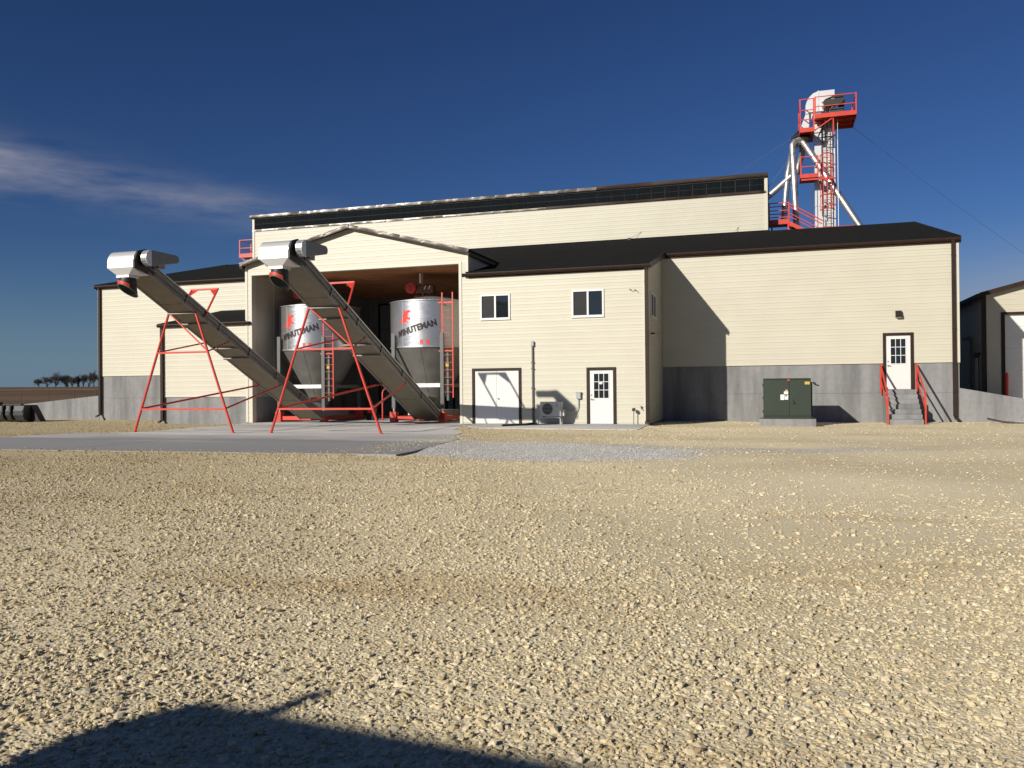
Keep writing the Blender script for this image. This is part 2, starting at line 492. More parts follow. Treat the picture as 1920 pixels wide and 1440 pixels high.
slab_poly = [(-16.98, 12), (-16.9, -0.4), (-16.75, -2.4), (-16.5, -5.2), (-16.3, -7.7), (-17.9, -8.5), (-18.6, -10.6), (-24, -12.2), (-40, -14.5), (-40, -17.6),
             (-13.6, -15.35), (-3.10, -14.95), (-3.12, -14.0), (-3.55, -11.2), (-3.75, -9.6), (-4.5, -8.1), (-4.9, -6.2), (-5.9, -4.6), (-6.4, -2.6), (-7.2, -1.0), (-7.42, 12)]
gx = np.arange(-48, 40.01, 0.4); gy = np.arange(-60, 40.01, 0.4)
GX, GY = np.meshgrid(gx, gy); vs = np.stack([GX.ravel(), GY.ravel(), gz_np(GX.ravel(), GY.ravel())], 1).tolist()
nx = len(gx)
fs = [(j*nx+i, j*nx+i+1, (j+1)*nx+i+1, (j+1)*nx+i) for j in range(len(gy)-1) for i in range(nx-1)]
o = MB().add(vs, fs, True).build('ground', 'gravel_ground'); o['kind'] = 'structure'

# concrete apron in front of the bay, and the walk along the office front
ms = Mt['slab']; t = ms.node_tree; b_ = t.nodes['Principled BSDF']
old = b_.inputs['Base Color'].links[0].from_socket
c_ = t.nodes.new('ShaderNodeTexCoord'); sx_ = t.nodes.new('ShaderNodeSeparateXYZ'); t.links.new(c_.outputs['Object'], sx_.inputs[0])
mp_ = t.nodes.new('ShaderNodeMapping'); mp_.inputs['Scale'].default_value = (0.30, 0.9, 1); t.links.new(c_.outputs['Object'], mp_.inputs[0])
n_ = t.nodes.new('ShaderNodeTexNoise'); n_.inputs['Scale'].default_value = 0.6; n_.inputs['Detail'].default_value = 7; n_.inputs['Roughness'].default_value = 0.62
t.links.new(mp_.outputs[0], n_.inputs['Vector'])
ma_ = t.nodes.new('ShaderNodeMath'); ma_.operation = 'MULTIPLY_ADD'; ma_.inputs[1].default_value = 9.0
t.links.new(n_.outputs['Fac'], ma_.inputs[0]); t.links.new(sx_.outputs[1], ma_.inputs[2])
rr_ = t.nodes.new('ShaderNodeMapRange'); rr_.inputs['From Min'].default_value = -4.2; rr_.inputs['From Max'].default_value = -7.0; rr_.inputs['To Max'].default_value = 0.9
t.links.new(ma_.outputs[0], rr_.inputs['Value'])
mm_ = t.nodes.new('ShaderNodeMix'); mm_.data_type = 'RGBA'; t.links.new(rr_.outputs[0], mm_.inputs['Factor'])
t.links.new(old, mm_.inputs['A']); mm_.inputs['B'].default_value = (0.245, 0.245, 0.245, 1); t.links.new(mm_.outputs['Result'], b_.inputs['Base Color'])
o = MB().prism(slab_poly, 'z', -0.3, 0.0).build('concrete_apron', 'slab'); o['kind'] = 'structure'
for p, q in (((-16.7, -2.9), (-6.6, -2.7)), ((-16.2, -7.6), (-4.7, -7.3)), ((-17.0, -11.4), (-3.7, -11.0)), ((-12.2, 0.2), (-11.9, -15.1))):
    MB().beam((p[0], p[1], 0.0012), (q[0], q[1], 0.0012), 0.012, 0.0012).build('saw_joint', 'dark', o)
o = MB().prism(walk_poly, 'z', -0.3, 0.004).build('walkway', 'slab'); o['kind'] = 'structure'

# ================================================================== MAIN BUILDING
bld = thing('mill_building', (-9, 8, 0), 'long cream sided mill building with charcoal roof, raised clerestory and open gabled bay', 'building')

def foundation(x0, x1, y0, y1, z1=ZC):
    w = B(x0, x1, y0, y1, -0.4, ZJ-0.006).build('foundation', 'concrete', bld)
    B(x0, x1, y0+0.004, y1, ZJ+0.006, z1).build('foundation', 'concrete', bld)
    B(x0+0.002, x1-0.002, y0+0.02, y1, ZJ-0.006, ZJ+0.006).build('pour_joint', 'concrete', w)
# ---- right section
foundation(0.0, 11.2, A+0.03, A+0.35)
B(0.0, 11.2, A+0.005, A+0.3, ZC, 6.85).build('wall', 'siding', bld)
siding(MB(), (0, A, 0), X, -Y, 0.02, 11.1, ZC-0.02, 6.80, holes=[(8.526, 9.615, 1.0, 3.395)]).build('siding', 'siding', bld, kind='stuff')
# ---- left section (behind the lean-to it carries on)
foundation(-29.44, -16.98, A+0.03, A+0.35)
B(-29.44, -16.98, A+0.005, A+0.3, ZC, 6.85).build('wall', 'siding', bld)
siding(MB(), (0, A, 0), X, -Y, -29.33, -17.2, ZC-0.02, 6.80).build('siding', 'siding', bld, kind='stuff')
# ---- corner posts
for x0, x1, y0 in ((11.08, 11.22, A-0.03), (-29.46, -29.32, A-0.03)):
    B(x0, x1, y0, A+0.2, ZC-0.03, 6.80).build('corner_post', 'trim', bld)
# ---- end walls and rear
REAR = 27.0
def gable_poly(y0=A, y1=REAR):
    return [(y0, -0.4), (y1, -0.4), (y1, zr(A)-0.1), (15.5, zr(15.5)-0.12), (y0, zr(A)-0.1)]
MB().prism(gable_poly(A+0.36), 'x', 10.9, 11.19).build('wall', 'siding', bld)
siding(MB(), (11.19, 0, 0), Y, X, A+0.2, REAR, 1.3, 9.4, top=lambda z: (A+0.2+max(0, (z-6.8))/0.235, REAR-max(0, (z-6.8))/0.235)).build('siding', 'siding', bld, kind='stuff')
MB().prism(gable_poly(A+0.36), 'x', -29.43, -29.15).build('wall', 'siding', bld)
B(-29.1, 10.85, REAR-0.3, REAR-0.01, -0.4, 6.8).build('wall', 'siding', bld)
# ---- main roof, front and rear slopes
def slope(x0, x1, y0, y1, th=0.09):
    return MB().hexa([(x0, y0, zr(y0)-th), (x1, y0, zr(y0)-th), (x1, y1, zr(y1)-th), (x0, y1, zr(y1)-th),
                      (x0, y0, zr(y0)), (x1, y0, zr(y0)), (x1, y1, zr(y1)), (x0, y1, zr(y1))])
slope(-29.54, 11.25, A-0.15, 15.5).build('roof', 'shingle', bld)
slope(-7.02, 0.15, -0.15, A-0.152).build('roof', 'shingle', bld)
zb_ = zr(15.5)
MB().hexa([(-29.66, 15.5, zb_-0.09), (11.25, 15.5, zb_-0.09), (11.25, 27.4, zb_-2.85), (-29.66, 27.4, zb_-2.85),
           (-29.66, 15.5, zb_), (11.25, 15.5, zb_), (11.25, 27.4, zb_-2.76), (-29.66, 27.4, zb_-2.76)]).build('roof', 'shingle', bld)
# shingle courses as thin butt steps on the two slopes seen
def courses(x0, x1, y0, y1, step=0.28):
    mb = MB(); y = y0
    while y < y1-0.05:
        y2 = min(y+step, y1)
        mb.add([(x0, y, zr(y)+0.014), (x1, y, zr(y)+0.014), (x1, y2, zr(y2)+0.003), (x0, y2, zr(y2)+0.003), (x0, y, zr(y)+0.003), (x1, y, zr(y)+0.003)],
               [(0, 1, 2, 3), (4, 5, 1, 0)])
        y = y2
    return mb
courses(-29.55, 11.26, A-0.16, 15.45).build('shingle_courses', 'shingle', bld, kind='stuff')
courses(-7.0, 0.16, -0.16, A-0.17).build('shingle_courses', 'shingle', bld, kind='stuff')
# gutters (K profile) and rake boards
def gutter(x0, x1, yw, ztop):
    p = [(yw-0.02, ztop), (yw-0.155, ztop), (yw-0.165, ztop-0.03), (yw-0.15, ztop-0.075), (yw-0.105, ztop-0.13), (yw-0.02, ztop-0.13)]
    return MB().prism(p, 'x', x0, x1)
gutter(0.02, 11.29, A, 6.955).build('gutter', 'brown', bld)
gutter(-29.58, -17.30, A, 6.955).build('gutter', 'brown', bld)
def rake(x0, x1, y0, y1, th=0.2):
    return MB().hexa([(x0, y0, zr(y0)-th), (x1, y0, zr(y0)-th), (x1, y1, zr(y1)-th), (x0, y1, zr(y1)-th),
                      (x0, y0, zr(y0)+0.02), (x1, y0, zr(y0)+0.02), (x1, y1, zr(y1)+0.02), (x0, y1, zr(y1)+0.02)])
rake(11.255, 11.285, A-0.16, 15.5).build('rake_board', 'brown', bld)
rake(-29.58, -29.545, A-0.16, 15.5).build('rake_board', 'brown', bld)
rake(0.155, 0.180, -0.16, A-0.02).build('rake_board', 'brown', bld)

for x0, x1 in ((0.01, 11.30), (-29.55, -17.32)):
    B(x0, x1, A-0.045, A-0.001, 6.755, 6.94).build('fascia', 'brown', bld)
B(-7.0, 0.10, -0.045, -0.026, 5.735, 5.90).build('fascia', 'brown', bld)
# ---- office annex
B(-7.28, -0.01, 0.005, 0.3, 0.0, 5.80).build('wall', 'siding', bld)
dd = (-6.888, -4.868, 0.0, 2.175); ad = (-2.28, -1.163, 0.0, 2.14)
w1 = (-6.52, -5.292, 4.081, 5.069); w2 = (-2.83, -1.589, 4.056, 5.086)
siding(MB(), (0, 0, 0), X, -Y, -7.30, -0.10, 0.05, 5.80, holes=[dd, ad, w1, w2]).build('siding', 'siding', bld, kind='stuff')
MB().prism([(0.31, 0.0), (A+0.02, 0.0), (A+0.02, zr(A)-0.15), (0.31, zr(0.31)-0.15)], 'x', -0.3, -0.004).build('wall', 'siding', bld)
sw = (1.03, 2.44, 4.08, 5.02)
siding(MB(), (0, 0, 0), Y, X, 0.1, A, 0.05, 6.84, holes=[sw], top=lambda z: (0.1+max(0, z-5.88)/0.235, A)).build('siding', 'siding', bld, kind='stuff')
B(-0.11, 0.022, -0.03, 0.11, 0.03, 5.80).build('corner_post', 'trim', bld)
gutter(-7.16, 0.20, -0.027, 5.925).build('gutter', 'brown', bld)

# ---- gabled bay
RX, RZ, EX0, EX1, EZ = -12.16, 8.08, -17.30, -7.02, 6.80
gs = (RZ-EZ)/(RX-EX0)
def gtop(z):
    if z <= EZ: return (EX0, EX1)
    return (EX0+(z-EZ)/gs, EX1-(z-EZ)/gs)
op = (-16.98, -7.41, 0.0, 6.36)
MB().prism([(op[0]-0.0, 6.36), (op[1], 6.36), (EX1-0.02, 6.36), (EX1-0.02, EZ-0.03), (RX, RZ-0.03), (EX0+0.02, EZ-0.03), (EX0+0.02, 6.36)], 'y', 0.004, 0.25).build('wall', 'siding', bld)
siding(MB(), (0, 0, 0), X, -Y, EX0+0.08, EX1-0.08, 6.38, RZ-0.02, top=gtop).build('siding', 'siding', bld, kind='stuff')
B(EX0+0.01, op[0], 0.004, 0.25, 0.0, 6.358).build('wall', 'siding', bld)
siding(MB(), (0, 0, 0), X, -Y, EX0+0.10, op[0]-0.09, 0.03, 6.38).build('siding', 'siding', bld, kind='stuff')
B(op[1], -7.29, 0.004, 0.25, 0.0, 6.358).build('wall', 'siding', bld)
B(EX0-0.005, EX0+0.11, -0.028, 0.1, 0.03, EZ).build('corner_post', 'trim', bld)
B(EX1-0.11, EX1+0.005, -0.028, 0.1, zr(0)+0.02, EZ).build('corner_post', 'trim', bld)
B(op[1]-0.005, op[1]+0.11, -0.030, 0.26, 0.0, 6.36).build('jamb_trim', 'trim', bld)
B(op[0]-0.11, op[0]+0.005, -0.030, 0.26, 0.0, 6.36).build('jamb_trim', 'trim', bld)
B(op[0]-0.11, op[1]+0.11, -0.031, 0.27, 6.345, 6.43).build('header_trim', 'trim', bld)
B(op[1]+0.11, EX1-0.115, -0.012, 0.003, 5.95, 6.38).build('siding', 'siding', bld)
# gable roof slabs
for sgn, ex in ((1, EX0-0.10), (-1, EX1+0.10)):
    ez = EZ-0.10*gs; t = 0.09
    MB().hexa([(RX, -0.26, RZ), (ex, -0.26, ez), (ex, 9.4, ez), (RX, 9.4, RZ), (RX, -0.26, RZ+t), (ex, -0.26, ez+t), (ex, 9.4, ez+t), (RX, 9.4, RZ+t)]).build('roof', 'shingle', bld)
# crinkled metal on the gable rake: short laps, each one bent a little differently
def trim_run(p, q, h, depth, mt, lo=0.35, hi=0.95, jit=0.02):
    p, q = Vector(p), Vector(q); L = (q-p).length; d = (q-p)/L; s = 0.0
    while s < L-0.02:
        l = min(random.uniform(lo, hi), L-s)
        if L-s-l < 0.15: l = L-s
        a = p+d*s; b = p+d*(s+l)
        j0, j1, t0, t1 = [random.uniform(-jit, jit) for _ in range(4)]
        n = V(0, -1, 0); u = d.cross(n); u = -u if u.z < 0 else u
        mb = MB(); rows = []
        m = 5
        for k in range(m+1):
            c = a+(b-a)*(k/m)
            w = random.uniform(-1, 1)*jit*0.5
            off = 0.008*math.sin(math.pi*k/m)
            rows.append([c+n*(depth+0.004), c+n*(depth+0.012+j0*(1-k/m)+off+w*0.4)+u*h*0.35, c+n*(depth+0.004+j1*k/m-off)+u*h*0.72, c+n*(depth)+u*h, c+u*h+n*0.0])
        vs = [x for r in rows for x in r]
        fs = [(k*5+i, (k+1)*5+i, (k+1)*5+i+1, k*5+i+1) for k in range(m) for i in range(4)]
        mb.add(vs, fs)
        if mt == 'coil_glint': mm = 'coil_glint' if random.random() > 0.12+0.75*max(0, (c.x+22)/16) else 'coil'  # glint-coloured laps thin out towards the right
        else: mm = mt
        mb.build('trim_piece', mm, bld)
        s += l
trim_run((EX0-0.10, -0.26, EZ-0.10*gs-0.04), (RX, -0.26, RZ-0.04), 0.145, 0.012, 'coil')
trim_run((RX, -0.26, RZ-0.04), (EX1+0.10, -0.26, EZ-0.10*gs-0.04), 0.145, 0.012, 'coil')
MB().hexa([(EX0-0.10, -0.262, EZ-0.10), (RX, -0.262, RZ-0.045), (RX, -0.24, RZ-0.045), (EX0-0.10, -0.24, EZ-0.10),
           (EX0-0.10, -0.262, EZ+0.06), (RX, -0.262, RZ+0.092), (RX, -0.24, RZ+0.092), (EX0-0.10, -0.24, EZ+0.06)]).build('rake_board', 'brown', bld)
MB().hexa([(RX, -0.262, RZ-0.045), (EX1+0.10, -0.262, EZ-0.10), (EX1+0.10, -0.24, EZ-0.10), (RX, -0.24, RZ-0.045),
           (RX, -0.262, RZ+0.092), (EX1+0.10, -0.262, EZ+0.06), (EX1+0.10, -0.24, EZ+0.06), (RX, -0.24, RZ+0.092)]).build('rake_board', 'brown', bld)
for ex, s in ((EX1, 1), (EX0, -1)):
    # cheek walls above the main roof and their eave boards
    MB().prism([(0.02, zr(0.02)), (3.75, zr(3.75)), (3.75, EZ+0.02), (0.02, EZ+0.02)], 'x', ex-0.03, ex-0.006 if s > 0 else ex+0.02).build('wall', 'siding', bld)
    if s > 0:
        siding(MB(), (ex-0.006, 0, 0), Y, X, 0.1, 3.7, 6.0, 6.78, top=lambda z: (0.1, max(0.1, 4.0+(z-6.93)/0.235))).build('siding', 'siding', bld, kind='stuff')
    B(min(ex, ex+s*0.12), max(ex, ex+s*0.12), -0.25, 4.0, EZ-0.16, EZ-0.03).build('eave_board', 'brown', bld)

# ---- bay interior
B(-7.41, -7.30, 0.26, 11.0, 0.004, 6.44).build('wall', 'siding', bld)
B(-17.2, -17.0, 0.26, 11.0, -0.3, 6.44).build('wall', 'doorgrey', bld)
siding(MB(), (-17.0, 0, 0), Y, X, 0.27, 4.9, 1.10, 6.42).build('siding', 'siding', bld, kind='stuff')
B(-17.0, -16.965, 0.27, 10.98, 0.003, 1.08).build('foundation', 'concrete', bld)
B(-17.0, -16.975, 1.62, 1.70, 1.12, 6.4).build('corner_post', 'trim', bld)
B(-17.2, -7.3, 11.0, 11.2, -0.2, 6.6).build('wall', 'doorgrey', bld)
for x0, x1 in ((-16.3, -12.5), (-11.9, -8.1)):
    d = B(x0-0.14, x1+0.14, 10.93, 10.998, 0.004, 6.12).build('overhead_door', 'dark', bld)
    for k in range(9):
        B(x0, x1, 10.895, 10.93, 0.02+k*0.67, 0.02+k*0.67+0.655).build('door_panel', 'doorgrey', d)
xs = np.linspace(-17.0, -7.41, 9)
for i in range(8):
    for j in range(5):
        y0 = 0.27+j*2.146
        B(xs[i]+0.006, xs[i+1]-0.006, y0+0.006, y0+2.134, 6.42+random.uniform(0, 0.006), 6.445).build('ceiling_panel', 'wood', bld)
B(-17.2, -7.3, 0.25, 11.0, 6.447, 6.52).build('ceiling', 'wood', bld)

# ---- lean-to left of the bay
LX0, LX1 = -21.70, -17.31
B(LX0, LX1, 0.03, 0.3, -0.3, 1.13).build('foundation', 'concrete', bld)
B(LX0, LX1, 0.005, 0.3, 1.13, 4.26).build('wall', 'siding', bld)
siding(MB(), (0, 0, 0), X, -Y, LX0+0.1, LX1+0.02, 1.13, 4.26).build('siding', 'siding', bld, kind='stuff')
MB().prism([(0.31, -0.3), (A, -0.3), (A, 5.25), (0.31, 4.28)], 'x', LX0+0.01, LX0+0.2).build('wall', 'siding', bld)
B(LX0-0.02, LX0+0.11, -0.03, 0.15, 1.10, 4.26).build('corner_post', 'trim', bld)
def zl(y): return 4.40+(5.40-4.40)/(A+0.15)*(y+0.15)
MB().hexa([(LX0-0.12, -0.15, zl(-.15)-0.09), (LX1+0.02, -0.15, zl(-.15)-0.09), (LX1+0.02, A+0.05, zl(A)-0.09), (LX0-0.12, A+0.05, zl(A)-0.09),
           (LX0-0.12, -0.15, zl(-.15)), (LX1+0.02, -0.15, zl(-.15)), (LX1+0.02, A+0.05, zl(A)), (LX0-0.12, A+0.05, zl(A))]).build('roof', 'shingle', bld)
gutter(LX0-0.14, -17.04, -0.027, 4.37).build('gutter', 'brown', bld)

# ---- clerestory
CY, CX0, CX1, CT = 15.46, -27.6, 4.2, 12.62
B(CX0, CX1, CY+0.006, 21.5, 9.2, 12.5).build('wall', 'siding', bld)
siding(MB(), (0, CY, 0), X, -Y, CX0+0.1, CX1-0.1, 9.55, 11.66).build('siding', 'siding', bld, kind='stuff')
for x in (CX0, CX1-0.13):
    B(x-0.01, x+0.14, CY-0.04, CY+0.1, 9.55, 12.5).build('corner_post', 'trim', bld)
siding(MB(), (CX1, 0, 0), Y, X, CY+0.1, 21.4, 9.3, 12.5).build('siding', 'siding', bld, kind='stuff')
MB().hexa([(CX0-0.12, CY-0.16, 12.52), (CX1+0.03, CY-0.16, 12.52), (CX1+0.03, 21.8, 12.72), (CX0-0.12, 21.8, 12.72),
           (CX0-0.12, CY-0.16, 12.66), (CX1+0.03, CY-0.16, 12.66), (CX1+0.03, 21.8, 12.86), (CX0-0.12, 21.8, 12.86)]).build('roof', 'shingle', bld)
n = 42; xs = np.linspace(CX0+0.16, CX1-0.16, n+1)
for i in range(n):
    mb = MB(); x0, x1 = xs[i], xs[i+1]; w = (x1-x0)
    for k in range(5):       # vertical ribs
        a = x0+w*k/5
        mb.box(a+0.008, a+w/5-0.02, CY-0.012-random.uniform(0, 0.006), CY+0.003, 11.80, 12.43)
    mb.box(x0+0.004, x1-0.004, CY-0.004, CY+0.004, 11.78, 12.45)
    mb.build('vent_panel', 'band', bld)
B(CX0+0.15, CX1-0.15, CY-0.022, CY-0.014, 12.10, 12.115).build('rail', 'screen', bld)
B(CX0-0.005, CX1+0.005, CY-0.035, CY+0.002, 12.43, 12.48).build('band_edge', 'trim', bld)
trim_run((CX0-0.12, CY-0.16, 12.50), (-5.0, CY-0.16, 12.50), 0.165, 0.012, 'coil_glint', 0.4, 1.1, 0.016)
trim_run((-5.0, CY-0.16, 12.50), (CX1+0.03, CY-0.16, 12.50), 0.20, 0.012, 'brown', 2.5, 3.5, 0.01)
trim_run((CX0-0.02, CY-0.03, 11.64), (-8.0, CY-0.03, 11.64), 0.11, 0.012, 'coil_glint', 0.5, 1.3, 0.015)
trim_run((-8.0, CY-0.03, 11.64), (CX1-0.05, CY-0.03, 11.64), 0.15, 0.012, 'brown', 2.5, 3.5, 0.01)
B(CX0-0.12, CX1+0.03, CY-0.165, CY+0.01, 12.49, 12.515).build('soffit', 'brown', bld)

# ---- downspouts
def downspout(pts, w=0.115, d=0.085):
    mb = MB()
    for p, q in zip(pts, pts[1:]): mb.beam(p, q, w, d)
    return mb
def vdown(x, y, zt, zb, gut):
    mb = MB()
    mb.box(x-0.065, x+0.065, y-0.1, y-0.012, zb, zt)
    mb.hexa([(x-0.06, gut-0.03, zt+0.10), (x+0.06, gut-0.03, zt+0.10), (x+0.06, gut+0.06, zt+0.10), (x-0.06, gut+0.06, zt+0.10),
             (x-0.06, y-0.1, zt-0.05), (x+0.06, y-0.1, zt-0.05), (x+0.06, y-0.014, zt-0.05), (x-0.06, y-0.014, zt-0.05)])
    mb.hexa([(x-0.065, y-0.1, zb), (x+0.065, y-0.1, zb), (x+0.065, y-0.012, zb), (x-0.065, y-0.012, zb),
             (x-0.065, y-0.33, zb-0.13), (x+0.065, y-0.33, zb-0.13), (x+0.065, y-0.30, zb-0.04), (x-0.065, y-0.30, zb-0.04)])
    o = mb.build('downspout', 'brown', bld)
    for z in (zb+0.5, (zt+zb)/2, zt-0.5):
        B(x-0.075, x+0.075, y-0.104, y-0.012, z, z+0.03).build('strap', 'brown', o)
vdown(11.02, A-0.02, 6.78, 0.17, A-0.12)
vdown(-29.30, A-0.02, 6.78, 0.20, A-0.12)
vdown(LX0+0.06, -0.02, 4.22, 0.10, -0.12)
vdown(0.02, -0.025, 5.75, 0.15, -0.12)
# flashing strip where the siding ends on the right corner
# ---- doors and windows
def lite_door(x0, x1, z0, z1, y, name='entry_door'):
    f = MB(); t = 0.105
    f.box(x0, x0+t, y-0.045, y+0.02, z0, z1).box(x1-t, x1, y-0.045, y+0.02, z0, z1).box(x0+t, x1-t, y-0.044, y+0.02, z1-t, z1)
    d = f.build('door', 'brown', bld)
    a, b = x0+t, x1-t; zt = z1-t
    slab = MB()
    wa, wb, wz0, wz1 = a+0.17, b-0.17, z0+0.97*(zt-z0)/2.03, zt-0.13
    slab.box(a+0.004, b-0.004, y-0.005, y+0.03, z0+0.012, wz0).box(a+0.004, b-0.004, y-0.005, y+0.03, wz1, zt-0.003)
    slab.box(a+0.004, wa, y-0.005, y+0.03, wz0, wz1).box(wb, b-0.004, y-0.005, y+0.03, wz0, wz1)
    slab.build('door_leaf', 'white', d, bevel=0.003)
    fr = MB(); q = 0.03
    fr.box(wa-q, wa+0.006, y-0.017, y, wz0-q, wz1+q).box(wb-0.006, wb+q, y-0.017, y, wz0-q, wz1+q)
    fr.box(wa+0.006, wb-0.006, y-0.0165, y, wz0-q, wz0+0.006).box(wa+0.006, wb-0.006, y-0.0165, y, wz1-0.006, wz1+q)
    for k in (1, 2):
        xm = wa+(wb-wa)*k/3; zm = wz0+(wz1-wz0)*k/3
        fr.box(xm-0.011, xm+0.011, y-0.013, y, wz0, wz1).box(wa, wb, y-0.0125, y, zm-0.011, zm+0.011)
    fr.build('glazing_bars', 'vinyl', d)
    for i in range(3):
        for j in range(3):
            B(wa+(wb-wa)*i/3, wa+(wb-wa)*(i+1)/3-0.001, y-0.001, y+0.005, wz0+(wz1-wz0)*j/3, wz0+(wz1-wz0)*(j+1)/3-0.001).build('pane', 'glass', d)
    B(a-0.01, b+0.01, y-0.03, y+0.02, z0-0.004, z0+0.014).build('threshold', 'steelgrey', d)
    k = MB(); kz = z0+0.93
    k.tube((a+0.075, y-0.005, kz), (a+0.075, y-0.045, kz), 0.028, 10).tube((a+0.075, y-0.045, kz), (a+0.17, y-0.05, kz-0.01), 0.012, 8)
    k.build('door_handle', 'steelgrey', d)
    MB().tube((a+0.075, y-0.005, kz+0.16), (a+0.075, y-0.03, kz+0.16), 0.026, 10).build('deadbolt', 'steelgrey', d)
    return d, (wa, wb, wz0, wz1)
d, wv = lite_door(-2.28, -1.163, 0.004, 2.14, -0.002)
B(wv[0]+0.21, wv[0]+0.32, -0.004, 0.003, wv[2]+0.53, wv[2]+0.60).build('paper_notice', 'paper', d)
lite_door(8.526, 9.615, 1.195, 3.395, A-0.002)
# double door
f = MB(); x0, x1, z1 = dd[0], dd[1], dd[3]; t = 0.10
f.box(x0, x0+t, -0.045, 0.02, 0.004, z1).box(x1-t, x1, -0.045, 0.02, 0.004, z1).box(x0+t, x1-t, -0.044, 0.02, z1-t, z1)
dbl = f.build('double_door', 'brown', bld)
xm = (x0+x1)/2
B(x0+t+0.004, xm-0.004, -0.006, 0.03, 0.015, z1-t-0.004).build('door_leaf', 'white', dbl, bevel=0.004)
B(xm+0.004, x1-t-0.004, -0.009, 0.03, 0.015, z1-t-0.004).build('door_leaf', 'white', dbl, bevel=0.004)
MB().tube((xm+0.07, -0.006, 0.98), (xm+0.07, -0.06, 0.98), 0.027, 10).build('door_handle', 'steelgrey', dbl)
# slider windows
def slider(P, u, n, w, z0, z1):
    P, u, n = Vector(P), Vector(u), Vector(n)
    def bx(mb, s0, s1, a, b, d0, d1):
        c = [P+u*s+n*d+Z*z for z in (a, b) for s, d in ((s0, d0), (s1, d0), (s1, d1), (s0, d1))]
        mb.hexa(c); return mb
    fr = MB(); t = 0.065
    bx(fr, 0, t, z0, z1, 0.045, -0.02); bx(fr, w-t, w, z0, z1, 0.045, -0.02)
    bx(fr, t, w-t, z0, z0+t, 0.044, -0.02); bx(fr, t, w-t, z1-t, z1, 0.044, -0.02)
    win = fr.build('window', 'vinyl', bld)
    m = MB(); bx(m, w/2-0.035, w/2+0.035, z0+t, z1-t, 0.030, -0.02); m.build('meeting_stile', 'vinyl', win)
    m = MB(); bx(m, t, w/2-0.035, z0+t, z1-t, 0.004, -0.015); m.build('screen', 'screen', win)
    m = MB(); bx(m, w/2+0.035, w-t, z0+t, z1-t, 0.006, -0.015); m.build('pane', 'glass', win)
    m = MB(); bx(m, -0.012, w+0.012, z0-0.025, z0, 0.06, 0.0); m.build('sill', 'vinyl', win)
slider((w1[0], 0, 0), X, -Y, w1[1]-w1[0], w1[2], w1[3])
slider((w2[0], 0, 0), X, -Y, w2[1]-w2[0], w2[2], w2[3])
slider((0, sw[0], 0), Y, X, sw[1]-sw[0], sw[2], sw[3])
# flashing where the clerestory meets the roof
B(CX0, CX1+0.01, CY-0.10, CY-0.02, 9.56, 9.66).build('flashing', 'shingle', bld)

# ================================================================== RETAINING WALLS AND STEPS
mb = MB().prism([(11.205, -0.5), (22, -0.5), (22, -0.45), (13.34, 0.82), (11.205, 1.235)], 'y', A+0.02, A+0.32)
one(mb, 'retaining_wall', 'concrete', (11.2, A, -0.07), 'concrete wing wall sloping down right of the tall section with the steps', 'wall', bevel=0.012)
mb = MB().prism([(-29.45, -0.5), (-40, -0.5), (-40, 0.28), (-34.33, 0.78), (-29.45, 1.20)], 'y', A+0.02, A+0.32)
one(mb, 'retaining_wall', 'concrete', (-29.45, A, -0.07), 'concrete wing wall sloping down left of the building behind the loader bucket', 'wall', bevel=0.012)
# earth ramps retained behind them
o = MB().add([(-29.5, A+0.3, 1.1), (-34.3, A+0.3, 0.70), (-41, A+0.3, 0.2), (-29.5, 30, 1.1), (-34.3, 30, 0.6), (-44, 30, 0.1), (-29.5, A+0.3, -.3), (-41, A+0.3, -.3)],
         [(0, 1, 4, 3), (1, 2, 5, 4)]).build('earth_ramp', 'field'); o['kind'] = 'structure'
o = MB().add([(11.2, A+0.3, 1.12), (13.3, A+0.3, 0.72), (18, A+0.3, 0.05), (11.2, 34, 1.12), (13.3, 34, 1.0), (40, 34, 0.8), (40, A+0.3, -0.05)],
         [(0, 1, 4, 3), (1, 2, 6, 5, 4)]).build('drive_ramp', 'gravel_ground'); o['kind'] = 'structure'

st = thing('concrete_steps', (9.05, 3.3, -0.07), 'grey concrete steps climbing to the raised white door', 'steps')
nr = 7; rise = (1.19+0.07)/nr; yb = 2.2; tread = 0.265
for k in range(nr):
    y0 = yb+k*tread
    mb = B(8.50, 9.62, y0, A+0.02 if k == nr-1 else y0+tread+0.03, -0.07+k*rise-(0.1 if k == 0 else 0.0), -0.07+(k+1)*rise)
    mb.build('step', 'concrete', st, bevel=0.008)
    if k < nr-1: B(8.502, 9.618, y0+tread+0.03, A+0.02, -0.07+k*rise, -0.07+(k+1)*rise-0.002).build('riser_block', 'concrete', st)
def handrail(x, label):
    r = thing('handrail', (x, 2.25, -0.07), label, 'handrail', 'handrails of the concrete steps')
    yt, y2 = 4.28, 2.26
    MB().beam((x, yt, 1.03), (x, yt, 2.16), 0.055, 0.055).build('post', 'red', r)
    MB().beam((x, y2, -0.09), (x, y2, 1.03), 0.055, 0.055).build('post', 'red', r)
    MB().beam((x, yt+0.03, 2.17), (x, y2-0.03, 1.02), 0.055, 0.055).build('rail', 'red', r)
    MB().beam((x, yt, 1.62), (x, y2, 0.50), 0.04, 0.05).build('rail', 'red', r)
handrail(8.43, 'red steel handrail on the left side of the concrete steps')
handrail(9.69, 'red steel handrail on the right side of the concrete steps')

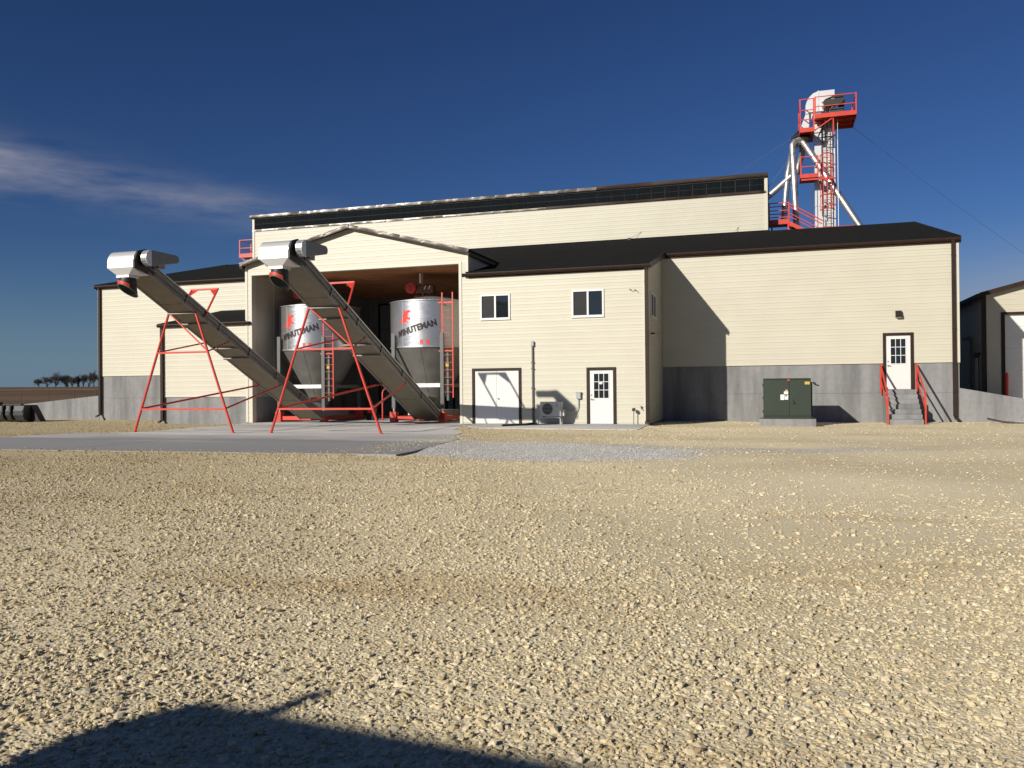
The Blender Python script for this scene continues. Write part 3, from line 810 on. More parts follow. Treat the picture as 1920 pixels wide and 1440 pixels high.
# ================================================================== GRAIN BINS
def text_mesh(s, size, bold=0.0):
    cu = bpy.data.curves.new('lettering', 'FONT'); cu.body = s; cu.size = size
    cu.align_x = 'CENTER'; cu.align_y = 'CENTER'; cu.offset = bold; cu.resolution_u = 3; cu.space_character = 1.08
    ob = bpy.data.objects.new('lettering', cu); COL.objects.link(ob)
    dg = bpy.context.evaluated_depsgraph_get()
    me = bpy.data.meshes.new_from_object(ob.evaluated_get(dg))
    vs = [tuple(v.co) for v in me.vertices]; fs = [tuple(p.vertices) for p in me.polygons]
    bpy.data.objects.remove(ob); bpy.data.curves.remove(cu); bpy.data.meshes.remove(me)
    return vs, fs
def subdivide(vs, fs, n=1):
    bm = bmesh.new()
    bv = [bm.verts.new((x, y, 0)) for x, y, *_ in vs]
    for f in fs:
        try: bm.faces.new([bv[i] for i in f])
        except ValueError: pass
    bmesh.ops.triangulate(bm, faces=bm.faces[:])
    for _ in range(n):
        bmesh.ops.subdivide_edges(bm, edges=[e for e in bm.edges if e.calc_length() > 0.06], cuts=1)
        bmesh.ops.triangulate(bm, faces=bm.faces[:])
    bm.verts.index_update()
    r = [tuple(v.co) for v in bm.verts], [tuple(v.index for v in f.verts) for f in bm.faces]
    bm.free(); return r
BR = 1.80
def on_bin(C, vs, fs, s0, zc, tilt=0.0, off=0.006):
    c, s = math.cos(tilt), math.sin(tilt); out = []
    for x, y, *_ in vs:
        X_, Z_ = x*c-y*s+s0, x*s+y*c+zc
        ph = X_/BR
        out.append((C[0]+(BR+off)*math.sin(ph), C[1]-(BR+off)*math.cos(ph), Z_))
    return MB().add(out, fs)
HORSE = [(-.36, -.27), (-.20, -.16), (-.10, -.02), (-.04, .12), (.00, .24), (.05, .30), (.07, .22), (.13, .24), (.20, .27), (.30, .25), (.36, .20), (.33, .16), (.24, .16), (.20, .10),
         (.17, .02), (.22, -.06), (.28, -.03), (.31, -.10), (.24, -.16), (.20, -.12), (.12, -.10), (.10, -.18), (.16, -.22), (.20, -.30), (.12, -.26), (.04, -.20), (-.02, -.22), (.02, -.30), (.10, -.36), (-.02, -.32), (-.10, -.22), (-.18, -.20), (-.26, -.26)]
def make_bin(C):
    b = thing('grain_bin', (C[0], C[1], 0), '', 'grain bin', 'steel hopper bins in the open bay')
    ZB, ZT = 3.15, 5.08
    cyl = MB().lathe([(BR, ZB), (BR, ZT)], (C[0], C[1], 0), 72).build('bin_shell', 'bin', b)
    MB().lathe([(BR+0.004, ZT-0.02), (BR+0.035, ZT-0.02), (BR+0.035, ZT+0.02), (BR-0.02, ZT+0.02)], (C[0], C[1], 0), 72, False).build('rim', 'galv', cyl)
    MB().lathe([(BR+0.003, ZB-0.03), (BR+0.03, ZB-0.03), (BR+0.03, ZB+0.03), (BR+0.003, ZB+0.03)], (C[0], C[1], 0), 72, False).build('rim', 'galv', cyl)
    ph = -0.36
    p = lambda f, r: (C[0]+r*math.sin(f), C[1]-r*math.cos(f))
    MB().beam((*p(ph, BR+0.003), ZB), (*p(ph, BR+0.003), ZT), 0.022, 0.012).build('seam', 'galvdull', cyl)
    MB().lathe([(BR+0.02, ZT+0.01), (0.45, ZT+0.30), (0.0, ZT+0.32)], (C[0], C[1], 0), 48).build('bin_roof', 'galv', b)
    cone = MB().lathe([(0.26, 0.52), (0.30, 0.62), (BR-0.01, ZB-0.02)], (C[0], C[1], 0), 72).build('hopper_cone', 'cone', b)
    for f in (-0.9, 0.1, 1.1):
        MB().beam((*p(f, 0.31), 0.63), (*p(f, BR-0.008), ZB-0.03), 0.02, 0.012).build('seam', 'galvdull', cone)
    MB().lathe([(0.30, 0.40), (0.34, 0.40), (0.34, 0.56), (0.27, 0.56)], (C[0], C[1], 0), 20, False).build('outlet_collar', 'galvdull', b)
    # red base frame on pedestals, grey legs, white cross channels
    for sx_ in (-1, 1):
        for sy_ in (-1, 1):
            x, y = C[0]+1.10*sx_, C[1]+1.60*sy_
            f = B(x-0.14, x+0.14, y-0.14, y+0.14, 0.003, 0.44).build('pedestal', 'red', b, bevel=0.01)
            MB().tube((x, y, 0.44), (x, y, 0.58), 0.055, 10).build('load_cell', 'galv', f)
            mb = MB().box(x-0.075, x+0.075, y-0.06, y+0.06, 0.58, 3.45)
            mb.hexa([(x-0.075, y-0.06, 3.45), (x+0.075, y-0.06, 3.45), (x+0.075, y+0.06, 3.45), (x-0.075, y+0.06, 3.45),
                     (x-0.075-0.0*sx_, y-0.06, 3.74), (x+0.075, y-0.06, 3.74), (x+0.075, y+0.06, 3.62), (x-0.075, y+0.06, 3.62)])
            mb.build('leg', 'darkleg', b)
    for sy_ in (-1, 1):
        y = C[1]+1.60*sy_
        B(C[0]-0.96, C[0]+0.96, y-0.06, y+0.06, 0.08, 0.25).build('base_beam', 'red', b)
        B(C[0]-1.02, C[0]+1.02, y-0.075 if sy_ < 0 else y+0.062, y-0.062 if sy_ < 0 else y+0.075, 1.46, 1.62).build('cross_channel', 'galv', b)
    for sx_ in (-1, 1):
        x = C[0]+1.10*sx_
        B(x-0.05, x+0.05, C[1]-1.46, C[1]+1.46, 0.08, 0.25).build('base_beam', 'red', b)
        B(x-0.03, x+0.03, C[1]-1.53, C[1]+1.53, 1.47, 1.61).build('cross_channel', 'galvdull', b)
    # ladder
    lad = thing_part('ladder', b)
    lx0, lx1, ly = C[0]+1.12, C[0]+1.58, C[1]-1.62
    for x in (lx0, lx1): MB().beam((x, ly, 1.02), (x, ly, 5.36), 0.05, 0.03).build('ladder_rail', 'red', lad)
    z = 1.25
    while z < 5.2:
        MB().tube((lx0, ly, z), (lx1, ly, z), 0.012, 6).build('rung', 'red', lad); z += 0.305
    for z in (2.9, 4.9):
        MB().beam((lx0-0.18, ly+0.05, z+0.05), (lx1, ly+0.05, z+0.05), 0.05, 0.06).build('standoff', 'red', lad)
    mb = MB().box(lx0+0.12, lx0+0.22, ly+0.10, ly+0.2, 0.9, 3.0); mb.build('downpipe', 'darkleg', b)
    B(lx0+0.10, lx0+0.24, ly+0.06, ly+0.10, 2.30, 2.48).build('warning_label', 'yellow', b)
    # drive on the roof
    mx_, my_, mz_ = C[0]-0.72, C[1]-0.35, 5.72
    m = MB().tube((mx_, my_-0.28, mz_), (mx_, my_+0.30, mz_), 0.20, 24).build('motor', 'red', b)
    mb = MB().tube((mx_, my_-0.36, mz_), (mx_, my_-0.28, mz_), 0.225, 24)
    mb.build('fan_cowl', 'red', m)
    mb = MB()
    for k in range(6):
        t = math.pi*k/6
        dx, dz = 0.19*math.cos(t), 0.19*math.sin(t)
        mb.beam((mx_-dx, my_-0.372, mz_-dz), (mx_+dx, my_-0.372, mz_+dz), 0.02, 0.014)
    mb.build('fan_grille', 'red', m)
    B(mx_+0.14, mx_+0.95, my_-0.1, my_+0.30, mz_-0.22, mz_+0.14).build('gearbox', 'rust', b, bevel=0.04)
    MB().tube((mx_+0.72, my_+0.05, 5.38), (mx_+0.72, my_+0.05, mz_-0.2), 0.14, 16).build('mount', 'rust', b)
    B(mx_+0.1, mx_+1.0, my_-0.2, my_+0.4, 5.34, 5.40).build('mount_plate', 'rust', b)
    for q in (0.0, 0.2):
        MB().beam((mx_+0.55+q, my_-0.115, mz_-0.05), (mx_+0.62+q, my_-0.115, mz_+0.10), 0.03, 0.05).build('guard_clip', 'galv', b)
    # decals
    vs, fs = subdivide(*text_mesh('MINUTEMAN', 0.36, 0.010), 1)
    xs_ = [v[0] for v in vs]; k = 1.82/(max(xs_)-min(xs_))
    vs = [(v[0]*k, v[1]*1.0, 0) for v in vs]
    for q, (ox, oz) in enumerate(((0, 0), (0.011, 0.0), (-0.011, 0.0), (0, 0.008), (0, -0.008))):
        mb_ = on_bin(C, vs, fs, ox, 3.90+oz, math.radians(15), 0.006+0.0015*q)
        if q == 0: tx = mb_
        else: tx.add(mb_.v, mb_.f)
    tx.build('lettering', 'blackdec', cyl)
    vs, fs = subdivide(*text_mesh('R R', 0.27, 0.010), 1)
    on_bin(C, vs, fs, 0.40, 3.32).build('lettering', 'reddec', cyl)
    vs, fs = subdivide(HORSE, [tuple(range(len(HORSE)))], 1)
    vs = [(x*1.0, y*1.0, 0) for x, y, *_ in vs]
    on_bin(C, vs, fs, -0.56, 4.40, math.radians(4)).build('horse_emblem', 'reddec', cyl)
    return b
def thing_part(name, parent):
    o = bpy.data.objects.new(name, None); COL.objects.link(o); o.parent = parent
    ORG[o] = ORG[parent]; o.empty_display_size = 0.1
    return o
BC1, BC2 = (-9.67, 2.6), (-15.20, 2.6)
bin1 = make_bin(BC1)
bin1['label'] = 'steel hopper bin with red ladder at the right side of the bay, by the office'
index_kids()
bin2 = copy_tree(bin1); bin2.location = (BC2[0], BC2[1], 0)
bin2['label'] = 'steel hopper bin at the left side of the bay, half hidden by the conveyor'

# ================================================================== CONVEYORS
CS = 0.478
def zu(y): return 3.98-CS*(y+7.5)        # underside height along the belt
def make_conveyor(xc):
    c = thing('incline_conveyor', (xc, -7.55, 0), '', 'conveyor', 'incline conveyors fed from the bins')
    w = 0.49; y0, y1 = -9.75, 0.55; H = 0.36
    ln = math.sqrt(1+CS*CS); nz_ = V(0, CS/ln, 1/ln)       # normal of the trough floor
    dv = V(0, 1/ln, -CS/ln)
    def pt(x, y, h): return V(xc+x, y, zu(y))+nz_*h
    def slab_(x0, x1, ya, yb_, h0, h1):
        return MB().hexa([pt(x0, ya, h0), pt(x1, ya, h0), pt(x1, yb_, h0), pt(x0, yb_, h0), pt(x0, ya, h1), pt(x1, ya, h1), pt(x1, yb_, h1), pt(x0, yb_, h1)])
    # floor in sheets with lapped joints
    n = 6; ys = np.linspace(y0, y1, n+1)
    for i in range(n):
        slab_(-w+0.02, w-0.02, ys[i]+0.004, ys[i+1]-0.004, 0.02 if i % 2 else 0.026, 0.045).build('floor_pan', 'pan', c)
    for x0, x1 in ((-w, -w+0.03), (w-0.03, w)):
        s_ = slab_(x0, x1, y0, y1, 0.0, H).build('side_wall', 'galvdull', c)
        e0, e1 = (x0-0.05, x0-0.001) if x0 < 0 else (x1+0.001, x1+0.05)
        slab_(e0, e1, y0, y1, H-0.03, H+0.012).build('flange', 'galv', s_)
        slab_(e0, e1, y0, y1, 0.0, 0.03).build('flange', 'galvdull', s_)
        slab_(e0+0.012, e1-0.012, y0, y1, 0.17, 0.20).build('stiffener', 'galvdull', s_)
        for yy in ys[1:-1]:
            slab_(e0+0.006, e1-0.004, yy-0.03, yy+0.03, 0.03, H-0.03).build('joint_plate', 'galvdull', s_)
    slab_(-w+0.03, w-0.03, y0, y1, H-0.02, H).build('cover', 'galvdull', c)
    for yy in (-7.55, -6.9, -5.3, -4.6):
        slab_(-w-0.06, w+0.06, yy-0.03, yy+0.03, -0.05, -0.002).build('cross_angle', 'galvdull', c)
    # flat tail section under the hopper
    B(xc-w+0.02, xc+w-0.02, 0.45, 3.0, 0.26, 0.50).build('tail_section', 'galvdull', c)
    # head: hood with rounded top, tapering chute, boot
    yh, zh, rh = -9.95, 5.36, 0.34; hw = 0.50
    prof = []
    for k in range(31):
        t = math.radians(60+k*4)
        prof.append((yh+rh*math.cos(t), zh+rh*math.sin(t)))
    prof = [(yh+0.42, zh+0.20)]+prof+[(yh-rh-0.005, zh-0.20), (yh+0.05, zh-0.36), (yh+0.42, zh-0.36)]
    hd = MB().prism(prof, 'x', xc-hw, xc+hw-0.04).build('head_hood', 'hood', c)
    B(xc-hw-0.003, xc-hw+0.05, yh-rh-0.012, yh-rh+0.02, zh-0.20, zh+0.03).build('hood_edge', 'hood', hd)
    # end plate with shaft boss; black puts the flank's shade into its colour
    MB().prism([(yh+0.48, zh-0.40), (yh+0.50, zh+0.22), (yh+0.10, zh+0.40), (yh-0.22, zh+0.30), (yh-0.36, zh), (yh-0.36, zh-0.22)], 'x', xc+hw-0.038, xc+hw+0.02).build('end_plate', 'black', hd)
    ya_, yb2 = yh-rh-0.005, yh+0.42
    zc1, zc0 = zh-0.202, zh-0.42
    ob = 0.205; yc_ = yh-0.06
    MB().hexa([(xc-0.22, yc_-ob, zc0), (xc+0.22, yc_-ob, zc0), (xc+0.22, yc_+ob, zc0), (xc-0.22, yc_+ob, zc0),
               (xc-hw, ya_, zc1), (xc+hw-0.04, ya_, zc1), (xc+hw-0.04, yb2, zc1-0.16), (xc-hw, yb2, zc1-0.16)]).build('discharge_chute', 'hood', c)
    B(xc-0.235, xc+0.235, yc_-ob-0.015, yc_+ob+0.015, zc0-0.07, zc0-0.001).build('outlet_flange', 'hood', c)
    # boot: short rubber barrel, cut on a slant, red band
    n = 28; zt_ = zc0-0.07; R0, R1 = 0.235, 0.285
    def ring(r, zf): return [(xc+r*math.cos(2*math.pi*i/n), yc_+r*math.sin(2*math.pi*i/n), zf(math.cos(2*math.pi*i/n), math.sin(2*math.pi*i/n))) for i in range(n)]
    cut = lambda cx, cy: zt_-0.39-0.17*cy-0.06*cx
    def barrel(rings, closed=False):
        vs = [p for r in rings for p in r]; m = len(rings)
        fs = [(k*n+i, k*n+(i+1) % n, (k+1)*n+(i+1) % n, (k+1)*n+i) for k in range(m-1) for i in range(n)]
        return MB().add(vs, fs, True)
    bt = barrel([ring(R0, lambda a, b: zt_), ring(R0+0.01, lambda a, b: zt_-0.18), ring(R1, cut), ring(R1-0.015, cut), ring(R0-0.02, lambda a, b: zt_-0.02)]).build('spout_boot', 'black', c)
    barrel([ring(R1+0.003, lambda a, b: cut(a, b)+0.022), ring(R1+0.006, lambda a, b: cut(a, b)-0.004), ring(R1-0.02, lambda a, b: cut(a, b)-0.004)]).build('lip_ring', 'clear', bt)
    barrel([ring(R0+0.004, lambda a, b: zt_-0.001), ring(R0+0.02, lambda a, b: zt_-0.16), ring(R0+0.012, lambda a, b: zt_-0.19)]).build('rubber_collar', 'black', bt)
    k = [i for i in range(n) if 0.50*n < i < 0.92*n]
    def arc(r, dz):
        vs = []
        for i in k:
            a, b = math.cos(2*math.pi*i/n), math.sin(2*math.pi*i/n)
            vs += [(xc+r*a, yc_+r*b, cut(a, b)+dz), (xc+r*a, yc_+r*b, cut(a, b)+dz+0.09)]
        return vs
    MB().add(arc(R1+0.010, 0.03), [(2*i, 2*i+2, 2*i+3, 2*i+1) for i in range(len(k)-1)], True).build('red_band', 'red', bt)
    # drive guard on the right flank, tapered to the rear
    gx0, gx1 = xc+hw+0.10, xc+hw+0.30
    g = []
    for q in range(9):
        t = math.radians(90+q*22.5); g.append((yh+0.05+0.25*math.cos(t), zh+0.10+0.25*math.sin(t)))
    for q in range(7):
        t = math.radians(-90+q*30); g.append((yh+1.18+0.13*math.cos(t), zh+0.22+0.13*math.sin(t)))
    gd = MB().prism(g, 'x', gx0, gx1).build('drive_guard', 'steelgrey', c, bevel=0.02)
    MB().prism(g[:9]+[(yh+0.051, zh-0.149), (yh+0.051, zh+0.349)], 'x', gx0+0.01, gx1+0.006).build('guard_nose', 'hood', gd)
    B(xc+hw+0.0, gx0+0.02, yh+0.55, yh+0.85, zh-0.12, zh+0.10).build('motor_mount', 'galvdull', c)
    MB().tube((xc-0.1, yh+1.05, zh+0.28), (gx0, yh+1.05, zh+0.28), 0.12, 16).build('motor', 'black', c)
    MB().tube((xc+hw, yh+0.05, zh+0.08), (gx0, yh+0.05, zh+0.08), 0.05, 10).build('shaft', 'galv', c)
    # A-frame undercarriage
    ft = [(-1.97, 0.0), (1.97, 0.0)]; yl = -7.55; zt2 = zu(yl)+0.05
    L = {}
    for s_ in (-1, 1):
        p, q = V(xc+s_*1.97, yl, 0.002), V(xc+s_*(w+0.03), yl, zt2)
        L[s_] = (p, q)
        MB().tube(p, q, 0.042, 10).build('leg', 'red', c)
        B(p.x-0.06, p.x+0.06, yl-0.06, yl+0.06, 0.001, 0.015).build('foot_plate', 'red', c)
    def onleg(s_, z):
        p, q = L[s_]; return p+(q-p)*((z-p.z)/(q.z-p.z))
    for z in (0.78, 2.68):
        MB().beam(onleg(-1, z), onleg(1, z), 0.06, 0.06).build('cross_bar', 'red', c)
    MB().tube(onleg(-1, zt2-0.03), onleg(1, 2.72), 0.028, 8).build('brace', 'red', c)
    MB().tube(onleg(-1, 2.70), pt(-w+0.02, -5.70, 0.0), 0.026, 8).build('brace', 'red', c)
    MB().tube(onleg(1, 2.70), pt(w-0.02, -5.70, 0.0), 0.026, 8).build('brace', 'red', c)
    MB().tube(onleg(-1, 0.80), pt(-w, -2.5, 0.0), 0.034, 8).build('brace', 'red', c)
    MB().tube(onleg(1, 0.80), pt(w, -2.5, 0.0), 0.034, 8).build('brace', 'red', c)
    # hoop over the trough with gusset plates
    yb3, ytp, ztp, ht = -7.15, -5.98, 4.98, 0.55; hs_ = -0.30
    for s_ in (-1, 1):
        MB().beam(pt(s_*(w+0.06), yb3, 0.1), V(xc+hs_+s_*ht, ytp, ztp), 0.05, 0.05).build('hoop_leg', 'red', c)
        a = V(xc+hs_+s_*ht, ytp, ztp); l = pt(s_*(w+0.06), yb3, 0.1); d = (l-a).normalized()
        b_ = a+V(-s_*0.34, 0, 0); e = a+d*0.42
        nn = V(0, 0.01, 0.006)
        MB().add([a-nn, b_-nn, e-nn, a+nn, b_+nn, e+nn], [(0, 1, 2), (5, 4, 3), (0, 3, 4, 1), (1, 4, 5, 2), (2, 5, 3, 0)]).build('gusset', 'red', c)
    MB().beam((xc+hs_-ht-0.02, ytp, ztp), (xc+hs_+ht+0.02, ytp, ztp), 0.06, 0.06).build('hoop_bar', 'red', c)
    return c
cv1 = make_conveyor(-9.10)
cv1['label'] = 'incline conveyor on red legs rising in front of the right hand bin'
index_kids()
cv2 = copy_tree(cv1); cv2.location = (-14.42, -7.63, 0)
cv2['label'] = 'incline conveyor on red legs reaching out beyond the left jamb of the bay'

# ================================================================== THINGS IN THE BAY
mc = thing('feeder_unit', (-10.7, 3.4, 0), 'pale feeder machine with dark slots between the conveyor and the right bin legs', 'machine')
mb = B(-11.15, -10.55, 3.2, 3.7, 0.12, 0.95); mb.build('casing', 'beige', mc, bevel=0.02)
MB().hexa([(-11.15, 3.2, 0.95), (-10.55, 3.2, 0.95), (-10.55, 3.7, 0.95), (-11.15, 3.7, 0.95), (-11.0, 3.3, 1.25), (-10.75, 3.3, 1.25), (-10.75, 3.6, 1.25), (-11.0, 3.6, 1.25)]).build('hopper_top', 'beige', mc)
B(-11.05, -10.80, 3.185, 3.199, 0.72, 0.92).build('slot', 'black', mc)
for k in range(3): B(-11.05+k*0.17, -10.98+k*0.17, 3.185, 3.199, 0.38, 0.62).build('slot', 'black', mc)
B(-10.50, -10.43, 3.3, 3.4, 0.0, 1.05).build('upright', 'red', mc)
B(-11.15, -10.55, 3.2, 3.7, 0.0, 0.12).build('skid', 'dark', mc)
mb = MB().path([(-12.0, 2.4, 0.0), (-12.0, 2.4, 1.22), (-11.96, 2.44, 1.36), (-11.75, 2.62, 1.52)], 0.035, 8)
one(mb, 'guard_rail', 'red', (-12.0, 2.4, 0), 'bent red guard pipe standing between the two bins', 'pipe')
for i, (cx, cy, l) in enumerate(((-12.9, 3.2, 'small red electric drive standing on the floor between the bins'), (-9.9, 2.2, 'small red drive under the cone of the right hand bin'))):
    d = thing('drive_unit', (cx, cy, 0), l, 'motor', 'floor drives under the bins')
    B(cx-0.13, cx+0.13, cy-0.2, cy+0.2, 0.30, 0.58).build('housing', 'red', d, bevel=0.03)
    for k in range(4): B(cx-0.135+k*0.075, cx-0.11+k*0.075, cy-0.215, cy-0.2, 0.32, 0.56).build('fin', 'reddec', d)
    B(cx-0.18, cx+0.18, cy-0.25, cy+0.25, 0.003, 0.30).build('stand', 'dark', d)
lm = thing('bay_lamp', (-14.2, 3.5, 6.42), 'small white flood lamp hanging under the wooden bay ceiling', 'lamp')
MB().tube((-14.2, 3.5, 6.419), (-14.2, 3.5, 6.28), 0.02, 8).build('stem', 'galv', lm)
MB().lathe([(0.05, 0.10), (0.13, 0.0), (0.13, -0.03)], (-14.2, 3.5, 6.2), 16).build('shade', 'vinyl', lm)
mb = MB().path([(-9.98, 2.3, 6.42), (-9.99, 2.28, 6.0), (-9.93, 2.26, 5.7), (-9.96, 2.25, 5.45), (-10.0, 2.25, 5.40)], 0.022, 8)
one(mb, 'cable', 'galv', (-9.98, 2.3, 5.40), 'pale flexible cable dropping from the bay ceiling to the right hand bin drive', 'cable')
cb = thing('cable_box', (-10.05, 2.24, 6.0), 'narrow white box on the cable hanging above the right hand bin', 'box')
B(-10.10, -10.03, 2.2, 2.26, 5.95, 6.38).build('cover', 'pvc', cb)

# ================================================================== OFFICE FRONT FITTINGS
ac = thing('outdoor_unit', (-3.53, -0.5, 0.004), 'beige air conditioner outdoor unit on a white pipe stand by the office wall', 'air conditioner')
ax0, ax1, ay0, ay1, az0, az1 = -3.95, -3.13, -0.62, -0.32, 0.31, 0.86
cs = B(ax0, ax1, ay0, ay1, az0, az1).build('casing', 'beige', ac, bevel=0.015)
fx, fz = -3.66, 0.585
MB().lathe([(0.205, 0), (0.225, 0), (0.225, 0.02), (0.205, 0.02)], (0, 0, 0), 28, False).build('fan_ring', 'beige', cs)
ring = [o for o in bpy.data.objects if o.name.startswith('fan_ring')][-1]
me = ring.data
o0 = ORG[cs]
for v in me.vertices:
    x, y, z = v.co+o0
    v.co = V(fx+x, ay0-0.001-z, fz+y)-o0
n = 28
MB().add([(fx+0.204*math.cos(2*math.pi*i/n), ay0-0.004, fz+0.204*math.sin(2*math.pi*i/n)) for i in range(n)], [tuple(range(n))]).build('fan_opening', 'dark', cs)
for k in range(7):
    z = fz-0.15+k*0.05; h = math.sqrt(max(0, 0.2**2-(z-fz)**2))
    B(fx-h, fx+h, ay0-0.014, ay0-0.008, z-0.005, z+0.005).build('grille_bar', 'beige', cs)
for (dx, dz) in ((0, 0.032), (-0.022, -0.005), (0.022, -0.005)):
    c_ = (-3.30+dx, 0.74+dz); s_ = 0.02
    MB().prism([(c_[0]-s_*0.8, c_[1]), (c_[0], c_[1]-s_), (c_[0]+s_*0.8, c_[1]), (c_[0], c_[1]+s_)], 'y', ay0-0.004, ay0+0.001).build('diamond_mark', 'rust', cs)
B(-3.36, -3.24, ay0-0.004, ay0+0.001, 0.675, 0.685).build('badge_line', 'rust', cs)
B(ax1+0.001, ax1+0.09, ay0+0.08, ay1-0.03, az0+0.02, az0+0.26).build('valve_cover', 'beige', ac)
for y in (-0.60, -0.36):
    x0, x1 = -4.02, -3.17
    MB().path([(x0, y, 0.006), (x0, y, 0.22), (x0+0.05, y, 0.27), (x1-0.05, y, 0.27), (x1, y, 0.22), (x1, y, 0.006)], 0.018, 8).build('stand', 'vinyl', ac)
for x in (-3.85, -3.3): B(x-0.03, x+0.03, -0.61, -0.35, 0.288, 0.308).build('rubber_pad', 'black', ac)
db = thing('disconnect_box', (-2.59, -0.03, 0.96), 'small grey electrical disconnect box on the siding left of the office door', 'box')
B(-2.68, -2.50, -0.12, -0.02, 0.96, 1.20).build('enclosure', 'grey', db, bevel=0.008)
B(-2.695, -2.485, -0.135, -0.01, 1.19, 1.215).build('rain_hood', 'grey', db)
MB().path([(-2.60, -0.07, 0.96), (-2.60, -0.07, 0.72), (-2.63, -0.08, 0.58), (-2.72, -0.12, 0.49), (-2.86, -0.25, 0.46), (-3.04, -0.42, 0.47)], 0.018, 8).build('flexible_conduit', 'grey', db)
cd = thing('line_duct', (-4.39, -0.03, 0), 'tall grey conduit running up the office siding between double door and entry door', 'conduit')
B(-4.42, -4.36, -0.075, -0.02, 0.02, 3.02).build('duct', 'darkduct', cd)
B(-4.45, -4.33, -0.11, -0.02, 3.0, 3.19).build('wall_cap', 'grey', cd, bevel=0.01)
for z in (0.55, 1.35, 2.1, 2.35): B(-4.445, -4.335, -0.082, -0.02, z, z+0.05).build('coupling', 'darkduct', cd)
mb = MB().path([(-4.37, -0.12, 0.06), (-4.15, -0.7, 0.05), (-4.3, -1.5, 0.045), (-4.9, -2.3, 0.045)], 0.04, 8)
one(mb, 'drain_hose', 'black', (-4.4, -0.5, 0.004), 'dark drain hose lying on the walk at the foot of the conduit', 'hose')
sp_ = thing('standpipe', (-0.48, -0.22, 0.0), 'thin standpipe with a round dark cap near the office corner', 'pipe')
MB().tube((-0.48, -0.22, 0.0), (-0.47, -0.22, 0.50), 0.017, 8).build('pipe', 'galvdull', sp_)
MB().tube((-0.47, -0.27, 0.55), (-0.47, -0.17, 0.55), 0.065, 16).build('cap', 'black', sp_)
tp = thing('hose_tap', (-0.22, -0.04, 0.60), 'small brass hose tap on the siding beside the office corner', 'tap')
MB().tube((-0.22, -0.01, 0.62), (-0.22, -0.11, 0.60), 0.018, 8).tube((-0.22, -0.10, 0.61), (-0.20, -0.13, 0.55), 0.014, 8).build('spout', 'galvdull', tp)
MB().tube((-0.22, -0.07, 0.64), (-0.22, -0.07, 0.67), 0.035, 10).build('wheel', 'rust', tp)
bk = thing('wall_bracket', (-0.52, -0.03, 4.95), 'tiny dark metal bracket high on the office siding near the corner', 'bracket')
MB().path([(-0.60, -0.01, 5.0), (-0.60, -0.12, 5.02), (-0.52, -0.16, 5.0)], 0.012, 6).build('arm', 'rust', bk)
MB().path([(-0.44, -0.01, 4.98), (-0.40, -0.12, 5.0), (-0.34, -0.14, 4.95)], 0.012, 6).build('arm', 'rust', bk)
an = thing('antenna', (0.02, 1.0, 3.45), 'small yellow rod antenna sticking out from the shaded side wall', 'antenna')
MB().tube((0.0, 1.0, 3.42), (0.16, 1.0, 3.43), 0.03, 8).build('mount', 'black', an)
MB().tube((0.16, 1.0, 3.43), (0.60, 1.0, 3.44), 0.010, 6).build('boom', 'yellow', an)
for x, h in ((0.28, .17), (0.38, .14), (0.48, .13), (0.58, .12)):
    MB().tube((x, 1.0, 3.435-h), (x, 1.0, 3.435+h), 0.006, 6).build('element', 'yellow', an)
wl = thing('wall_lamp', (9.09, A-0.05, 3.99), 'dark wall lamp fixed to the siding above the raised door', 'lamp')
MB().prism([(A-0.01, 3.99), (A-0.01, 4.24), (A-0.11, 4.24), (A-0.20, 4.05), (A-0.18, 3.99)], 'x', 8.985, 9.20).build('housing', 'brown', wl)
B(9.0, 9.185, A-0.17, A-0.03, 3.975, 3.989).build('lens', 'grey', wl)

# ================================================================== TRANSFORMER
one(B(3.96, 5.90, 0.50, 2.55, -0.15, 0.185), 'equipment_pad', 'concrete', (4.93, 1.5, -0.07), 'low concrete pad under the green transformer cabinet', 'concrete pad', bevel=0.015)
tr = thing('transformer', (4.93, 1.5, 0.185), 'dark green pad mounted transformer cabinet with warning stickers', 'transformer')
bx0, bx1, by0, by1, bz0, bz1 = 4.10, 5.74, 0.74, 2.30, 0.187, 1.60
B(bx0+0.02, bx1-0.02, by0+0.03, by1, bz0, bz1).build('tank', 'green', tr, bevel=0.012)
B(bx0, bx1, by0-0.01, by1+0.02, bz1+0.001, bz1+0.05).build('lid', 'green', tr, bevel=0.015)
B(bx0, bx1, by0, by0+0.5, bz0+0.001, bz0+0.09).build('sill', 'green', tr)
xm = 5.005
for a, b in ((bx0, xm-0.004), (xm+0.004, bx1)):
    B(a, b, by0, by0+0.028, bz0+0.10, bz1-0.004).build('door', 'green', tr, bevel=0.006)
B(xm+0.07, xm+0.13, by0-0.012, by0-0.001, 0.70, 0.92).build('handle_plate', 'green', tr)
MB().path([(xm+0.10, by0-0.01, 0.86), (xm+0.10, by0-0.05, 0.86), (xm+0.15, by0-0.055, 0.80), (xm+0.15, by0-0.055, 0.72)], 0.012, 6).build('handle', 'black', tr)
def plate(x0, x1, z0, z1, m, nm='sticker', e=0.004): B(x0, x1, by0-e, by0-0.0005, z0, z1).build(nm, m, tr)
plate(4.70, 4.82, 0.87, 1.06, 'paper', 'paper_tag'); plate(4.84, 4.96, 0.88, 1.05, 'paper', 'paper_tag')
plate(4.82, 4.96, 1.08, 1.17, 'paper'); plate(4.86, 4.95, 1.18, 1.235, 'yellow', 'number_sticker')
plate(5.53, 5.70, 1.42, 1.52, 'yellow', 'warning_sticker'); plate(4.93, 5.03, 1.565, 1.60, 'reddec', 'danger_sticker', 0.012)
B(4.86, 4.93, by0-0.008, by0-0.004, 0.99, 1.04).build('sticker_print', 'blackdec', tr)
